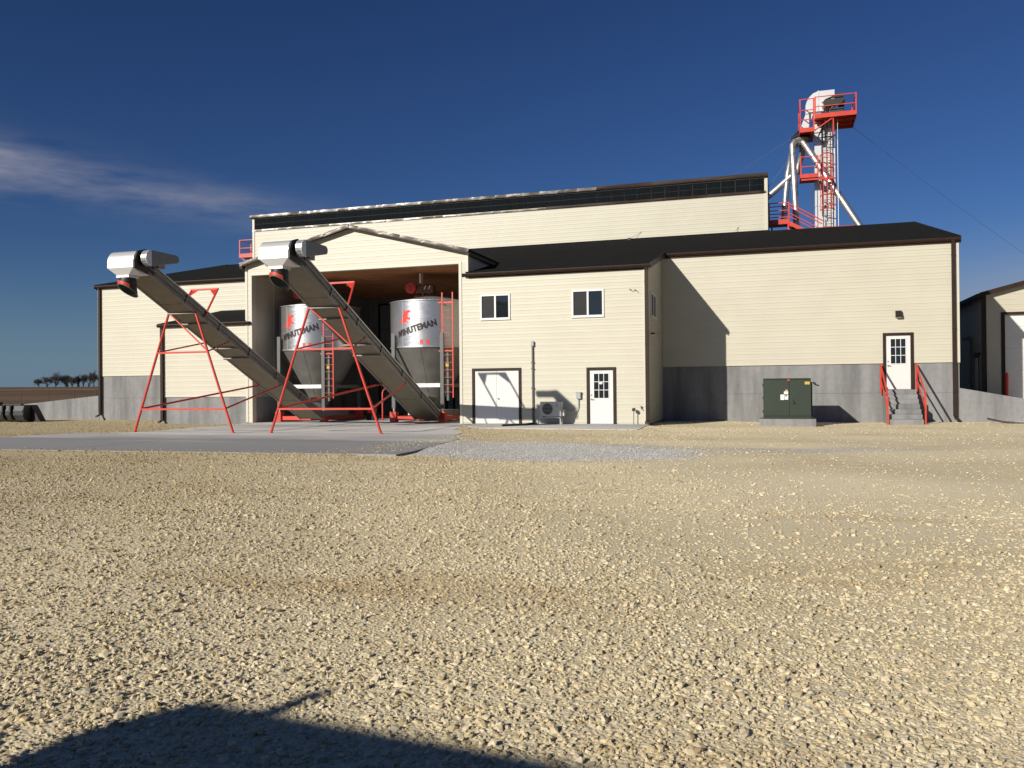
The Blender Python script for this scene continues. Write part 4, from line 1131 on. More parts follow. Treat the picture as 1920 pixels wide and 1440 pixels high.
for k in range(3): B(4.715, 4.81, by0-0.0055, by0-0.0042, 0.90+k*0.05, 0.905+k*0.05).build('sticker_print', 'grey', tr)
B(bx1+0.001, bx1+0.05, by0+0.12, by1-0.2, bz0+0.1, bz1-0.1).build('cooling_fin', 'green', tr)
for z in (0.45, 0.95, 1.4): MB().tube((bx0-0.012, by0+0.02, z-0.05), (bx0-0.012, by0+0.02, z+0.05), 0.014, 8).build('hinge', 'green', tr)
mb = MB().path([(5.95, A+0.0, 1.50), (5.95, A-0.14, 1.50), (6.06, A-0.16, 1.47)], 0.025, 8)
one(mb, 'pipe_stub', 'black', (5.95, A, 1.5), 'dark pipe stub poking from the foundation above the transformer shadow', 'pipe')

# ================================================================== BUCKET ELEVATOR TOWER
tw = thing('bucket_elevator', (7.3, 20.2, 8.4), 'white bucket elevator tower with red work platforms rising behind the roof', 'elevator tower')
TYF = 19.8
for a, b in ((6.76, 7.13), (7.49, 7.86)):
    B(a, b, TYF, TYF+0.55, 7.5, 17.0).build('leg_casing', 'hood', tw)
B(7.131, 7.489, TYF+0.18, TYF+0.24, 7.5, 17.0).build('casing_web', 'galv', tw)
for z in (9.5, 11.6, 13.6, 15.3):
    B(6.74, 7.88, TYF-0.015, TYF+0.57, z, z+0.05).build('casing_flange', 'galv', tw)
MB().hexa([(6.73, TYF, 10.2), (7.87, TYF, 10.2), (7.87, TYF+.55, 10.2), (6.73, TYF+.55, 10.2), (6.76, TYF+.001, 11.2), (6.98, TYF+.001, 11.2), (6.98, TYF+.55, 11.2), (6.76, TYF+.55, 11.2)]).build('boot_panel', 'hood', tw)
hp = [(6.30, 16.95), (6.30, 17.42), (6.36, 17.62), (6.50, 17.88), (6.70, 18.07), (6.98, 18.18), (7.86, 18.18), (7.86, 16.95)]
MB().prism(hp, 'y', TYF-0.05, TYF+0.62).build('head_hood', 'hood', tw)
B(6.98, 7.02, TYF-0.065, TYF+0.63, 16.95, 18.22).build('hood_flange', 'galv', tw)
MB().prism([(5.95, 16.0), (6.40, 16.0), (6.72, 16.95), (6.30, 16.95)], 'y', TYF, TYF+0.5).build('discharge_throat', 'hood', tw)
# motor, belt guard
MB().prism([(7.26, 17.10), (7.20, 17.28), (7.30, 17.42), (8.05, 17.70), (8.26, 17.68), (8.28, 17.30), (8.20, 17.12), (7.5, 17.0)], 'y', 18.95, 19.2).build('belt_guard', 'black', tw)
MB().tube((8.2, 19.0, 17.2), (8.2, 19.7, 17.2), 0.17, 14).build('motor', 'dark', tw)
B(7.55, 8.3, 19.1, 19.7, 16.55, 16.95).build('gear_reducer', 'bucket', tw, bevel=0.03)
MB().tube((7.32, 19.2, 17.27), (7.32, 19.75, 17.27), 0.18, 16).build('pulley_boss', 'galv', tw)
B(7.62, 7.80, 18.94, 18.949, 17.40, 17.47).build('warning_label', 'yellow', tw)
# platforms
def railing(pts, z0, h, parent, rails=(0.5, 1.0), r=0.028):
    for p in pts: MB().beam((p[0], p[1], z0), (p[0], p[1], z0+h+0.02), 0.07, 0.07).build('post', 'red', parent)
    for p, q in zip(pts, pts[1:]):
        for f in rails: MB().beam((p[0], p[1], z0+h*f), (q[0], q[1], z0+h*f), 0.042, 0.042).build('rail', 'red', parent)
pf = B(6.76, 8.93, 18.75, 21.3, 16.42, 16.46).build('platform', 'red', tw)
B(6.76, 8.93, 18.72, 18.76, 16.34, 16.58).build('toe_board', 'red', pf)
B(8.90, 8.94, 18.76, 21.3, 16.34, 16.58).build('toe_board', 'red', pf)
for y in (19.5, 20.4, 21.2): B(6.78, 8.90, y, y+0.06, 16.32, 16.419).build('joist', 'red', pf)
railing([(6.78, 18.78), (8.90, 18.78), (8.90, 21.2)], 16.46, 1.08, pf)
pf2 = B(5.95, 6.74, 18.75, 21.3, 15.72, 15.76).build('platform', 'red', tw)
B(5.95, 6.74, 18.72, 18.76, 15.62, 15.86).build('toe_board', 'red', pf2)
B(5.93, 5.97, 18.77, 21.3, 15.62, 15.86).build('toe_board', 'red', pf2)
railing([(5.97, 21.2), (5.97, 18.78), (6.70, 18.78)], 15.76, 1.72, pf2, (0.33, 0.64, 1.0))
MB().beam((6.74, 18.85, 15.70), (7.70, 18.85, 16.32), 0.06, 0.06).build('bracket', 'red', tw)
MB().beam((7.72, 18.85, 15.35), (7.72, 18.85, 16.4), 0.06, 0.06).build('bracket', 'red', tw)
for a, b in (((6.9, 19.0, 15.3), (7.7, 19.0, 15.3)), ((6.9, 19.0, 15.3), (7.3, 19.7, 16.3)), ((7.3, 18.9, 15.35), (7.3, 18.9, 16.3)), ((7.0, 19.1, 15.9), (7.7, 19.1, 15.9))):
    MB().beam(a, b, 0.05, 0.05).build('bracket', 'dark', tw)
pf3 = B(5.96, 6.92, 18.9, 20.4, 13.12, 13.16).build('platform', 'red', tw)
B(5.96, 6.92, 18.87, 18.905, 13.08, 13.30).build('toe_board', 'red', pf3)
B(5.94, 5.97, 18.91, 20.4, 13.08, 13.30).build('toe_board', 'red', pf3)
railing([(5.98, 20.3), (5.98, 18.92), (6.89, 18.92)], 13.16, 1.12, pf3)
B(6.0, 7.7, 18.95, 19.05, 12.95, 13.05).build('bracket', 'red', tw)
# caged ladder
lad = thing_part('ladder', tw)
for x in (7.19, 7.60): MB().beam((x, 19.55, 9.0), (x, 19.55, 16.4), 0.05, 0.03).build('ladder_rail', 'rust', lad)
z = 9.2
while z < 16.3:
    MB().tube((7.19, 19.55, z), (7.60, 19.55, z), 0.014, 6).build('rung', 'rust', lad); z += 0.3
cage = thing_part('ladder_cage', tw)
for z in (11.3, 12.1, 12.9, 13.6, 14.38):
    pts = [(7.395+0.37*math.cos(t), 19.52-0.62*max(0, math.sin(t)), z) for t in [math.pi*k/10 for k in range(11)]]
    MB().path(pts, 0.03, 6).build('hoop', 'red', cage)
for k in range(1, 10, 2):
    t = math.pi*k/10
    x, y = 7.395+0.37*math.cos(t), 19.52-0.62*math.sin(t)
    MB().beam((x, y, 11.3), (x, y, 14.38), 0.04, 0.02).build('cage_bar', 'red', cage)
# distributor and spouts
MB().hexa([(5.50, 19.5, 15.58), (6.55, 19.5, 15.58), (6.55, 20.5, 15.58), (5.50, 20.5, 15.58), (5.92, 19.75, 16.05), (6.35, 19.75, 16.05), (6.35, 20.25, 16.05), (5.92, 20.25, 16.05)]).build('distributor', 'dark', tw)
MB().lathe([(0.52, 15.58), (0.48, 15.40), (0.22, 15.28)], (6.02, 20.0, 0), 20).build('distributor_pan', 'galvdull', tw)
def spout(pts, r=0.185, m='galv'):
    o = MB().path(pts, r, 14).build('spout', m, tw)
    for k in (0, len(pts)-1):
        a = Vector(pts[k]); b = Vector(pts[1] if k == 0 else pts[-2]); d = (b-a).normalized()
        MB().tube(a+d*0.05, a+d*0.13, r+0.03, 14).build('clamp_ring', 'galv', o)
spout([(5.95, 19.8, 15.42), (5.68, 19.6, 15.38), (5.55, 19.5, 15.12), (5.80, 19.45, 9.2)])
spout([(6.1, 19.85, 15.45), (6.20, 19.6, 15.22), (9.55, 19.5, 9.5)])
spout([(5.9, 20.2, 15.40), (5.56, 20.8, 15.2), (5.30, 21.0, 13.85), (5.02, 21.0, 10.8)], 0.165)
spout([(6.15, 20.3, 15.4), (6.12, 20.8, 15.0), (5.82, 21.0, 13.95), (5.4, 21.0, 13.66), (3.6, 21.0, 12.15)], 0.175)
MB().tube((7.96, 19.2, 16.3), (7.96, 19.2, 9.0), 0.018, 6).build('cable_conduit', 'pvc', tw)
MB().tube((6.55, 19.2, 13.1), (6.57, 19.2, 9.0), 0.02, 6).build('cable_conduit', 'rust', tw)
railing([(6.8, 19.0), (8.72, 19.0)], 9.3, 0.95, tw)

# catwalk and stair from the clerestory, balcony at the other end
ck = thing('catwalk', (4.8, 16.6, 8.5), 'red steel catwalk and stair between the clerestory and the tower', 'catwalk')
B(4.21, 5.30, 16.4, 17.4, 10.12, 10.18).build('platform', 'red', ck)
B(4.21, 5.30, 16.37, 16.405, 10.10, 10.36).build('toe_board', 'red', ck)
railing([(4.26, 16.42), (5.27, 16.42)], 10.18, 1.08, ck, (0.28, 0.62, 1.0))
railing([(4.26, 17.36), (5.27, 17.36)], 10.18, 1.08, ck, (0.62, 1.0))
for x in (5.25, 4.4):
    MB().beam((x, 16.45, 8.8), (x, 16.45, 10.12), 0.09, 0.09).build('support', 'red', ck)
for y in (16.42, 17.3):
    MB().beam((5.28, y, 10.16), (7.0, y, 9.1), 0.06, 0.2).build('stringer', 'red', ck)
    MB().beam((5.28, y, 11.22), (7.0, y, 10.15), 0.05, 0.05).build('rail', 'red', ck)
    MB().beam((5.28, y, 10.70), (7.0, y, 9.65), 0.04, 0.04).build('rail', 'red', ck)
for k in range(6):
    x = 5.45+k*0.27; B(x, x+0.25, 16.45, 17.28, 10.02-k*0.167, 10.05-k*0.167).build('tread', 'galvdull', ck)
bal = thing('balcony', (-28.3, 16.4, 9.8), 'small red steel balcony on the left end of the clerestory', 'balcony')
B(-28.95, -27.62, 15.9, 17.2, 10.14, 10.20).build('platform', 'red', bal)
B(-28.95, -27.62, 15.87, 15.905, 10.10, 10.36).build('toe_board', 'red', bal)
railing([(-27.66, 15.92), (-28.91, 15.92), (-28.91, 17.16), (-27.66, 17.16)], 10.2, 1.05, bal)
MB().beam((-28.85, 15.95, 10.12), (-27.7, 15.95, 9.35), 0.06, 0.06).build('bracket', 'red', bal)
MB().beam((-28.85, 17.1, 10.12), (-27.7, 17.1, 9.35), 0.06, 0.06).build('bracket', 'red', bal)

def wire(p, q, sag, label, r=0.008):
    pts = []
    p, q = Vector(p), Vector(q)
    for k in range(13):
        t = k/12; c = p+(q-p)*t; c.z -= sag*4*t*(1-t); pts.append(c)
    o = one(MB().path(pts, r, 5), 'guy_wire', 'steelgrey', tuple(q), label, 'wire', 'guy wires of the tower')
wire((8.92, 21.2, 16.35), (27.5, 38.1, 6.0), 0.25, 'thin guy wire running from the tower platform down past the right edge')
wire((5.95, 18.8, 15.6), (-3.12, 15.2, 9.62), 0.05, 'long thin guy wire crossing the clerestory siding to an anchor on the roof', 0.009)
wire((5.95, 18.8, 15.0), (2.55, 15.3, 9.70), 0.03, 'short steep guy wire near the right end of the clerestory siding', 0.011)
one(MB().box(-3.2, -3.04, 14.9, 15.15, zr(14.9)-0.02, zr(14.9)+0.13), 'wire_anchor', 'black', (-3.12, 15.0, zr(15)), 'small black anchor block on the roof below the clerestory', 'anchor')

# ================================================================== SECOND BUILDING
b2 = thing('storage_building', (19, 18, 0.8), 'cream storage building with brown eaves and white overhead door behind the wing wall', 'building')
SX0, SX1, SYF, SYB, SZE = 13.42, 25.4, 11.0, 34.0, 5.38
rx = (SX0+SX1)/2; rs = 0.265; rzr = SZE+rs*(rx-SX0)
dx0, dx1, dz1 = 14.13, 18.7, 4.46
B(SX0+0.01, dx0, SYF+0.005, SYF+0.25, 0.2, SZE-0.05).build('wall', 'siding', b2)
B(dx1, SX1-0.01, SYF+0.005, SYF+0.25, 0.2, SZE-0.05).build('wall', 'siding', b2)
MB().prism([(SX0+0.01, SZE-0.05), (dx0, SZE-0.05), (dx0, dz1), (dx1, dz1), (dx1, SZE-0.05), (SX1-0.01, SZE-0.05), (rx, rzr-0.05)], 'y', SYF+0.005, SYF+0.25).build('wall', 'siding', b2)
mbs = MB()
siding(mbs, (0, SYF, 0), X, -Y, SX0+0.08, SX1-0.08, 0.55, SZE, holes=[(dx0-0.02, dx1+0.02, 0.0, dz1+0.02)])
siding(mbs, (0, SYF, 0), X, -Y, SX0+0.08, SX1-0.08, SZE, rzr-0.05, top=lambda z: (SX0+(z-SZE)/rs, SX1-(z-SZE)/rs))
mbs.build('siding', 'siding', b2, kind='stuff')
B(SX0, SX0+0.2, SYF+0.26, SYB, 0.2, SZE-0.02).build('wall', 'siding', b2)
siding(MB(), (SX0, 0, 0), Y, -X, SYF+0.15, SYB, 0.75, SZE, holes=[(11.97, 12.72, 0.0, 2.7)]).build('siding', 'siding', b2, kind='stuff')
B(SX0-0.02, SX0+0.1, SYF-0.035, SYF+0.12, 0.5, SZE).build('corner_post', 'brown', b2)
for s, ex in ((1, SX0-0.22), (-1, SX1+0.22)):
    ez = SZE-0.22*rs
    MB().hexa([(ex, SYF-0.25, ez), (rx, SYF-0.25, rzr), (rx, SYB+.2, rzr), (ex, SYB+.2, ez), (ex, SYF-0.25, ez+0.1), (rx, SYF-0.25, rzr+0.1), (rx, SYB+.2, rzr+0.1), (ex, SYB+.2, ez+0.1)]).build('roof', 'shingle', b2)
    MB().hexa([(ex, SYF-0.28, ez-0.08), (rx, SYF-0.28, rzr-0.08), (rx, SYF-0.255, rzr-0.08), (ex, SYF-0.255, ez-0.08), (ex, SYF-0.28, ez+0.12), (rx, SYF-0.28, rzr+0.12), (rx, SYF-0.255, rzr+0.12), (ex, SYF-0.255, ez+0.12)]).build('rake_board', 'brown', b2)
B(SX0-0.30, SX0-0.225, SYF-0.28, SYB, SZE-0.16, SZE+0.02).build('gutter', 'brown', b2)
B(SX0-0.10, SX0+0.01, SYF-0.12, SYF-0.038, 0.6, SZE-0.1).build('downspout', 'brown', b2)
od = B(dx0-0.0, dx1, SYF+0.10, SYF+0.16, 0.4, dz1).build('overhead_door', 'white', b2)
for k in range(8):
    z0 = 0.55+k*0.48
    B(dx0+0.12, dx1-0.12, SYF+0.065, SYF+0.099, z0, z0+0.472).build('door_panel', 'vinyl', od)
B(dx0-0.03, dx0+0.12, SYF-0.04, SYF+0.099, 0.5, dz1).build('jamb_trim', 'brown', b2)
B(dx1-0.12, dx1+0.03, SYF-0.04, SYF+0.099, 0.5, dz1).build('jamb_trim', 'brown', b2)
B(dx0-0.03, dx1+0.03, SYF-0.041, SYF+0.1, dz1, dz1+0.10).build('header_trim', 'brown', b2)
sd = B(SX0-0.04, SX0+0.02, 11.97, 12.72, 1.0, 2.7).build('side_door', 'brown', b2)
B(SX0-0.05, SX0-0.041, 11.96, 12.62, 1.02, 2.6).build('door_leaf', 'white', sd)
MB().path([(SX0-0.06, 15.2, 3.6), (SX0-0.06, 13.6, 3.6), (SX0-0.06, 13.4, 3.45), (SX0-0.06, 13.4, 1.0)], 0.05, 8).build('conduit', 'steelgrey', b2)
B(SX0-0.25, SX0-0.02, 11.6, 11.72, 2.70, 2.80).build('door_lamp', 'black', sd)
B(25.0, SX1, SYF+0.3, SYB, 0.2, SZE).build('wall', 'siding', b2)
B(SX0, SX1, SYB-0.2, SYB-0.01, 0.2, SZE).build('wall', 'siding', b2)
def bollard(x, y, z0, h, label):
    b = thing('bollard', (x, y, z0), label, 'bollard', 'red steel bollards by the storage building')
    MB().tube((x, y, z0-0.2), (x, y, z0+h), 0.075, 14).build('post', 'red', b)
    MB().lathe([(0.075, 0), (0.06, 0.03), (0.0, 0.045)], (x, y, z0+h), 14).build('cap', 'red', b)
bollard(14.12, 10.2, 0.7, 1.12, 'red bollard in front of the white overhead door jamb')
bollard(12.55, 12.3, 0.9, 1.45, 'red bollard beside the shaded side wall of the storage building')

# ================================================================== LEFT EDGE: BUCKET, FENCE, TREES
bk = thing('loader_bucket', (-31.7, 1.2, -0.07), 'black loader bucket attachment resting on the gravel at the left edge', 'loader bucket')
bx0, bx1 = -34.2, -30.9; yb_, yf_ = 1.9, 0.9
back = [(1.85, 0.78), (1.10, 0.74), (1.02, 0.50), (1.02, 0.28), (1.15, 0.05), (1.35, -0.05), (2.35, -0.06), (2.35, -0.02), (1.38, 0.0), (1.19, 0.09), (1.06, 0.30), (1.06, 0.48), (1.13, 0.70), (1.85, 0.74)]
MB().prism(back, 'x', bx0, bx1).build('shell', 'bucket', bk)
for x in (bx0-0.03, bx1-0.02):
    MB().prism([(1.10, 0.76), (1.02, 0.28), (1.30, -0.06), (2.40, -0.06), (1.9, 0.76)], 'x', x, x+0.05).build('side_plate', 'black', bk)
for x in (-33.4, -32.75, -32.1, -31.6):
    MB().prism([(1.10, 0.78), (0.92, 0.70), (0.90, 0.42), (0.97, 0.12), (1.2, -0.03), (1.02, 0.28), (1.02, 0.5)], 'x', x-0.05, x+0.05).build('rib', 'black', bk)
B(-33.9, -31.1, 1.12, 1.3, 0.76, 0.82).build('top_lip', 'bucket', bk)
B(-32.5, -32.35, 1.0, 1.2, 0.79, 0.93).build('hook', 'black', bk)
MB().prism([(-30.86, -0.06), (-30.30, -0.06), (-30.86, 0.76)], 'y', 1.5, 1.56).build('end_wing', 'black', bk)

fn = thing('pipe_fence', (-62, 32, 0), 'rusty pipe fence crossing the brown field at the left edge', 'fence')
fp = [(-64.22, 31.02), (-61.69, 31.82), (-59.37, 32.55), (-57.38, 33.18)]
d = V(-2.45, -0.77, 0)
fpts = [V(*p, 0)+d*k for p in fp[:1] for k in range(5, 0, -1)]+[V(*p, 0) for p in fp]+[V(*fp[-1], 0)-d*k for k in range(1, 7)]
for p in fpts: MB().tube((p.x, p.y, -0.3), (p.x, p.y, 1.72), 0.035, 6).build('post', 'rust', fn)
MB().tube((fpts[0].x, fpts[0].y, 1.64), (fpts[-1].x, fpts[-1].y, 1.64), 0.055, 6).build('rail', 'rust', fn)
for z in (0.5, 0.9, 1.28): MB().tube((fpts[0].x, fpts[0].y, z), (fpts[-1].x, fpts[-1].y, z), 0.008, 4).build('wire', 'rust', fn)

def bare_tree(x, y, h, spread, seed, label):
    r = random.Random(seed); z0 = field_z(x, y)-0.1
    t = thing('bare_tree', (x, y, z0), label, 'tree', 'bare trees on the horizon')
    tr_, tw_ = MB(), MB()
    def grow(p, d, l, rad, depth):
        q = p+d*l
        (tr_ if depth < 2 else tw_).tube(p, q, rad, 5 if depth < 2 else 3, rad*0.65, cap=False)
        if depth >= 5: return
        n = 3 if depth < 3 else 4
        for _ in range(n):
            a = V(r.gauss(0, 1), r.gauss(0, 1), r.gauss(0, 0.55)).normalized()
            nd = (d*0.8+a*spread+V(0, 0, 0.22)).normalized()
            grow(p+(q-p)*r.uniform(0.45, 1.0), nd, l*r.uniform(0.70, 1.0), max(rad*0.55, 0.035), depth+1)
    grow(V(x, y, z0), V(r.uniform(-.08, .08), 0, 1).normalized(), h*0.20, h*0.036, 0)
    grow(V(x, y, z0), V(r.uniform(-.5, .5), r.uniform(-.5, .5), 1).normalized(), h*0.20, h*0.028, 0)
    tr_.build('trunk', 'bark', t); tw_.build('crown', 'bark', t)
specs = [(-348.0, 297.8, 6.0, .8, 1, 'leftmost bare tree of the far row, low and rounded'),
         (-340.0, 300.3, 9.0, .85, 2, 'broadest bare tree of the far row with a forked dark trunk'),
         (-335.5, 303.5, 8.2, .7, 3, 'bare tree just right of the broad forked one'),
         (-332.3, 302.8, 6.6, .7, 4, 'low bare tree in the middle of the far row'),
         (-329.6, 303.6, 7.2, .55, 5, 'slim bare tree right of the row middle'),
         (-327.0, 304.5, 7.4, .45, 6, 'upright bare tree third from the building corner'),
         (-324.3, 305.3, 7.8, .40, 7, 'upright bare tree second from the building corner'),
         (-321.8, 306.1, 8.6, .40, 8, 'tallest slim bare tree of the far row nearest the building corner')]
specs += [(-344.6, 299.4, 7.0, .8, 9, 'bare tree between the leftmost low one and the broad forked one'),
          (-337.6, 304.6, 7.4, .7, 10, 'bare tree partly behind the broad forked one'),
          (-330.9, 306.0, 6.4, .6, 11, 'small bare tree set back in the middle of the far row'),
          (-318.9, 307.0, 7.0, .5, 12, 'bare tree touching the building corner')]
for s in specs: bare_tree(s[0], s[1], s[2]*1.2, s[3], *s[4:])

# ================================================================== SMALL THINGS ON THE RIGHT
mb = MB().path([(11.95, 3.6, 0.10), (12.4, 3.3, -0.01), (12.9, 3.1, -0.05), (13.3, 3.0, -0.06)], 0.035, 8)
one(mb, 'black_hose', 'black', (12.5, 3.3, -0.07), 'dark hose lying on the gravel below the right wing wall', 'hose')
pv = thing('drain_pipe', (13.35, 3.4, -0.05), 'white plastic drain pipe end on the gravel at the right edge', 'pipe')
mb = MB(); n = 18
rings = [[(13.22+0.12*(yy-3.0)+r*math.cos(2*math.pi*i/n), yy, 0.06+r*math.sin(2*math.pi*i/n)) for i in range(n)] for r, yy in ((0.085, 4.0), (0.085, 3.0), (0.115, 3.0), (0.115, 4.0))]
vs = [p for r in rings for p in r]
mb.add(vs, [(k*n+i, k*n+(i+1) % n, (k+1)*n+(i+1) % n, (k+1)*n+i) for k in range(3) for i in range(n)], True)
mb.build('pipe_wall', 'pvc', pv)
B(13.0, 13.5, 3.05, 3.9, -0.12, -0.055).build('splash_block', 'black', pv)

# ================================================================== UNSEEN STRUCTURE BEHIND THE CAMERA (built as a shed for its shadow)
sh = thing('unseen_shed', (3.0, -36.5, -0.07), 'unseen structure behind the camera, built as a low cream shed for its shadow on the gravel', 'shed')
HS = 3.2; k_ = HS/math.tan(SUN_EL)
shx = 2.10-math.sin(SUN_AZ)*(HS+0.1)/math.tan(SUN_EL); shy = -27.76-math.cos(SUN_AZ)*(HS+0.1)/math.tan(SUN_EL)
B(shx, shx+7.5, shy-4.0, shy, -0.2, HS-0.56).build('wall', 'siding', sh)
MB().hexa([(shx, shy-4.2, HS-0.6), (shx+7.6, shy-4.2, HS-0.9), (shx+7.6, shy, HS-0.55), (shx, shy, HS-0.24), (shx, shy-4.2, HS-0.5), (shx+7.6, shy-4.2, HS-0.8), (shx+7.6, shy, HS-0.32), (shx, shy, HS)]).build('roof', 'shingle', sh)
MB().tube((shx+0.42, shy-0.02, HS-0.1), (shx+0.30, shy-0.02, HS+0.13), 0.045, 8).build('shadow_post', 'galvdull', sh)  # thin post added for the narrow finger of shadow

# ================================================================== GRAVEL (loose stones over the yard)
def stone_mesh(seed):
    r = np.random.default_rng(seed)
    bm = bmesh.new(); bmesh.ops.create_icosphere(bm, subdivisions=1, radius=1.0)
    dirs = r.normal(size=(7, 3)); dirs /= np.linalg.norm(dirs, axis=1)[:, None]
    cut = r.uniform(0.55, 0.85, 7)
    sc = np.array([r.uniform(0.9, 1.3), r.uniform(0.7, 1.0), r.uniform(0.42, 0.62)])
    for v in bm.verts:
        p = np.array(v.co)
        for d, c in zip(dirs, cut):
            s = p@d
            if s > c: p = p-d*(s-c)*0.95
        p = p*sc
        v.co = p
    me = bpy.data.meshes.new('stone'); bm.to_mesh(me); bm.free()
    return me
def stone_material(name, stops, tint=(0.74, 0.68, 0.565, 1)):
    m = bpy.data.materials.new(name); m.use_nodes = True; t = m.node_tree; b = t.nodes['Principled BSDF']
    b.inputs['Roughness'].default_value = 0.9; b.inputs['Specular IOR Level'].default_value = 0.2
    oi = t.nodes.new('ShaderNodeObjectInfo'); cr = t.nodes.new('ShaderNodeValToRGB')
    cr.color_ramp.interpolation = 'CONSTANT' if False else 'LINEAR'
    while len(cr.color_ramp.elements) < len(stops): cr.color_ramp.elements.new(0.5)
    for e, (p, c) in zip(cr.color_ramp.elements, stops): e.position = p; e.color = (*c, 1)
    t.links.new(oi.outputs['Random'], cr.inputs[0])
    c = t.nodes.new('ShaderNodeTexCoord'); n = t.nodes.new('ShaderNodeTexNoise'); n.inputs['Scale'].default_value = 2.2; n.inputs['Detail'].default_value = 4
    t.links.new(c.outputs['Object'], n.inputs['Vector'])
    mr = t.nodes.new('ShaderNodeMapRange'); mr.inputs['To Min'].default_value = 0.72; mr.inputs['To Max'].default_value = 1.22
    t.links.new(n.outputs['Fac'], mr.inputs['Value'])
    mx_ = t.nodes.new('ShaderNodeMix'); mx_.data_type = 'RGBA'; mx_.blend_type = 'MULTIPLY'; mx_.inputs['Factor'].default_value = 1.0
    t.links.new(cr.outputs[0], mx_.inputs['A']); t.links.new(mr.outputs[0], mx_.inputs['B'])
    sx_ = t.nodes.new('ShaderNodeSeparateXYZ'); t.links.new(oi.outputs['Location'], sx_.inputs[0])
    n2 = t.nodes.new('ShaderNodeTexNoise'); n2.inputs['Scale'].default_value = 0.3; n2.inputs['Detail'].default_value = 5
    t.links.new(oi.outputs['Location'], n2.inputs['Vector'])
    ma = t.nodes.new('ShaderNodeMath'); ma.operation = 'MULTIPLY_ADD'; ma.inputs[1].default_value = 14.0
    t.links.new(n2.outputs['Fac'], ma.inputs[0]); t.links.new(sx_.outputs[0], ma.inputs[2])
    r2_ = t.nodes.new('ShaderNodeMapRange'); r2_.inputs['From Min'].default_value = 10.0; r2_.inputs['From Max'].default_value = -5.0
    t.links.new(ma.outputs[0], r2_.inputs['Value'])
    tn = t.nodes.new('ShaderNodeMix'); tn.data_type = 'RGBA'; tn.inputs['A'].default_value = (1.06, 1.04, 1.0, 1); tn.inputs['B'].default_value = tint
    t.links.new(r2_.outputs[0], tn.inputs['Factor'])
    mpb = t.nodes.new('ShaderNodeMapping'); mpb.inputs['Scale'].default_value = (0.45, 1.5, 1); t.links.new(oi.outputs['Location'], mpb.inputs[0])
    nb = t.nodes.new('ShaderNodeTexNoise'); nb.inputs['Scale'].default_value = 0.35; nb.inputs['Detail'].default_value = 5; nb.inputs['Roughness'].default_value = 0.6
    t.links.new(mpb.outputs[0], nb.inputs['Vector'])
    rb = t.nodes.new('ShaderNodeMapRange'); rb.inputs['From Min'].default_value = 0.56; rb.inputs['From Max'].default_value = 0.72; rb.inputs['To Max'].default_value = 0.6
    t.links.new(nb.outputs['Fac'], rb.inputs['Value'])
    tb = t.nodes.new('ShaderNodeMix'); tb.data_type = 'RGBA'; t.links.new(rb.outputs[0], tb.inputs['Factor'])
    t.links.new(tn.outputs['Result'], tb.inputs['A']); tb.inputs['B'].default_value = (tint[0]*0.92, tint[1]*0.84, tint[2]*0.72, 1)
    tn = tb
    m3 = t.nodes.new('ShaderNodeMix'); m3.data_type = 'RGBA'; m3.blend_type = 'MULTIPLY'; m3.inputs['Factor'].default_value = 1.0
    t.links.new(mx_.outputs['Result'], m3.inputs['A']); t.links.new(tn.outputs['Result'], m3.inputs['B'])
    t.links.new(m3.outputs['Result'], b.inputs['Base Color'])
    return m
stone_m = stone_material('limestone_chips', [(0.0, (0.30, 0.245, 0.15)), (0.18, (0.45, 0.385, 0.25)), (0.42, (0.55, 0.475, 0.32)), (0.62, (0.49, 0.43, 0.30)), (0.82, (0.62, 0.55, 0.40)), (0.94, (0.43, 0.40, 0.31)), (1.0, (0.34, 0.325, 0.28))])
grey_m = stone_material('grey_chips', [(0.0, (0.30, 0.30, 0.295)), (0.4, (0.42, 0.42, 0.41)), (0.8, (0.50, 0.50, 0.49)), (1.0, (0.38, 0.37, 0.34))], (1, 1, 1, 1))
def stone_collection(nm, m):
    c = bpy.data.collections.new(nm)
    for k in range(7):
        me = stone_mesh(100+k); me.materials.append(m)
        c.objects.link(bpy.data.objects.new('stone', me))
    return c
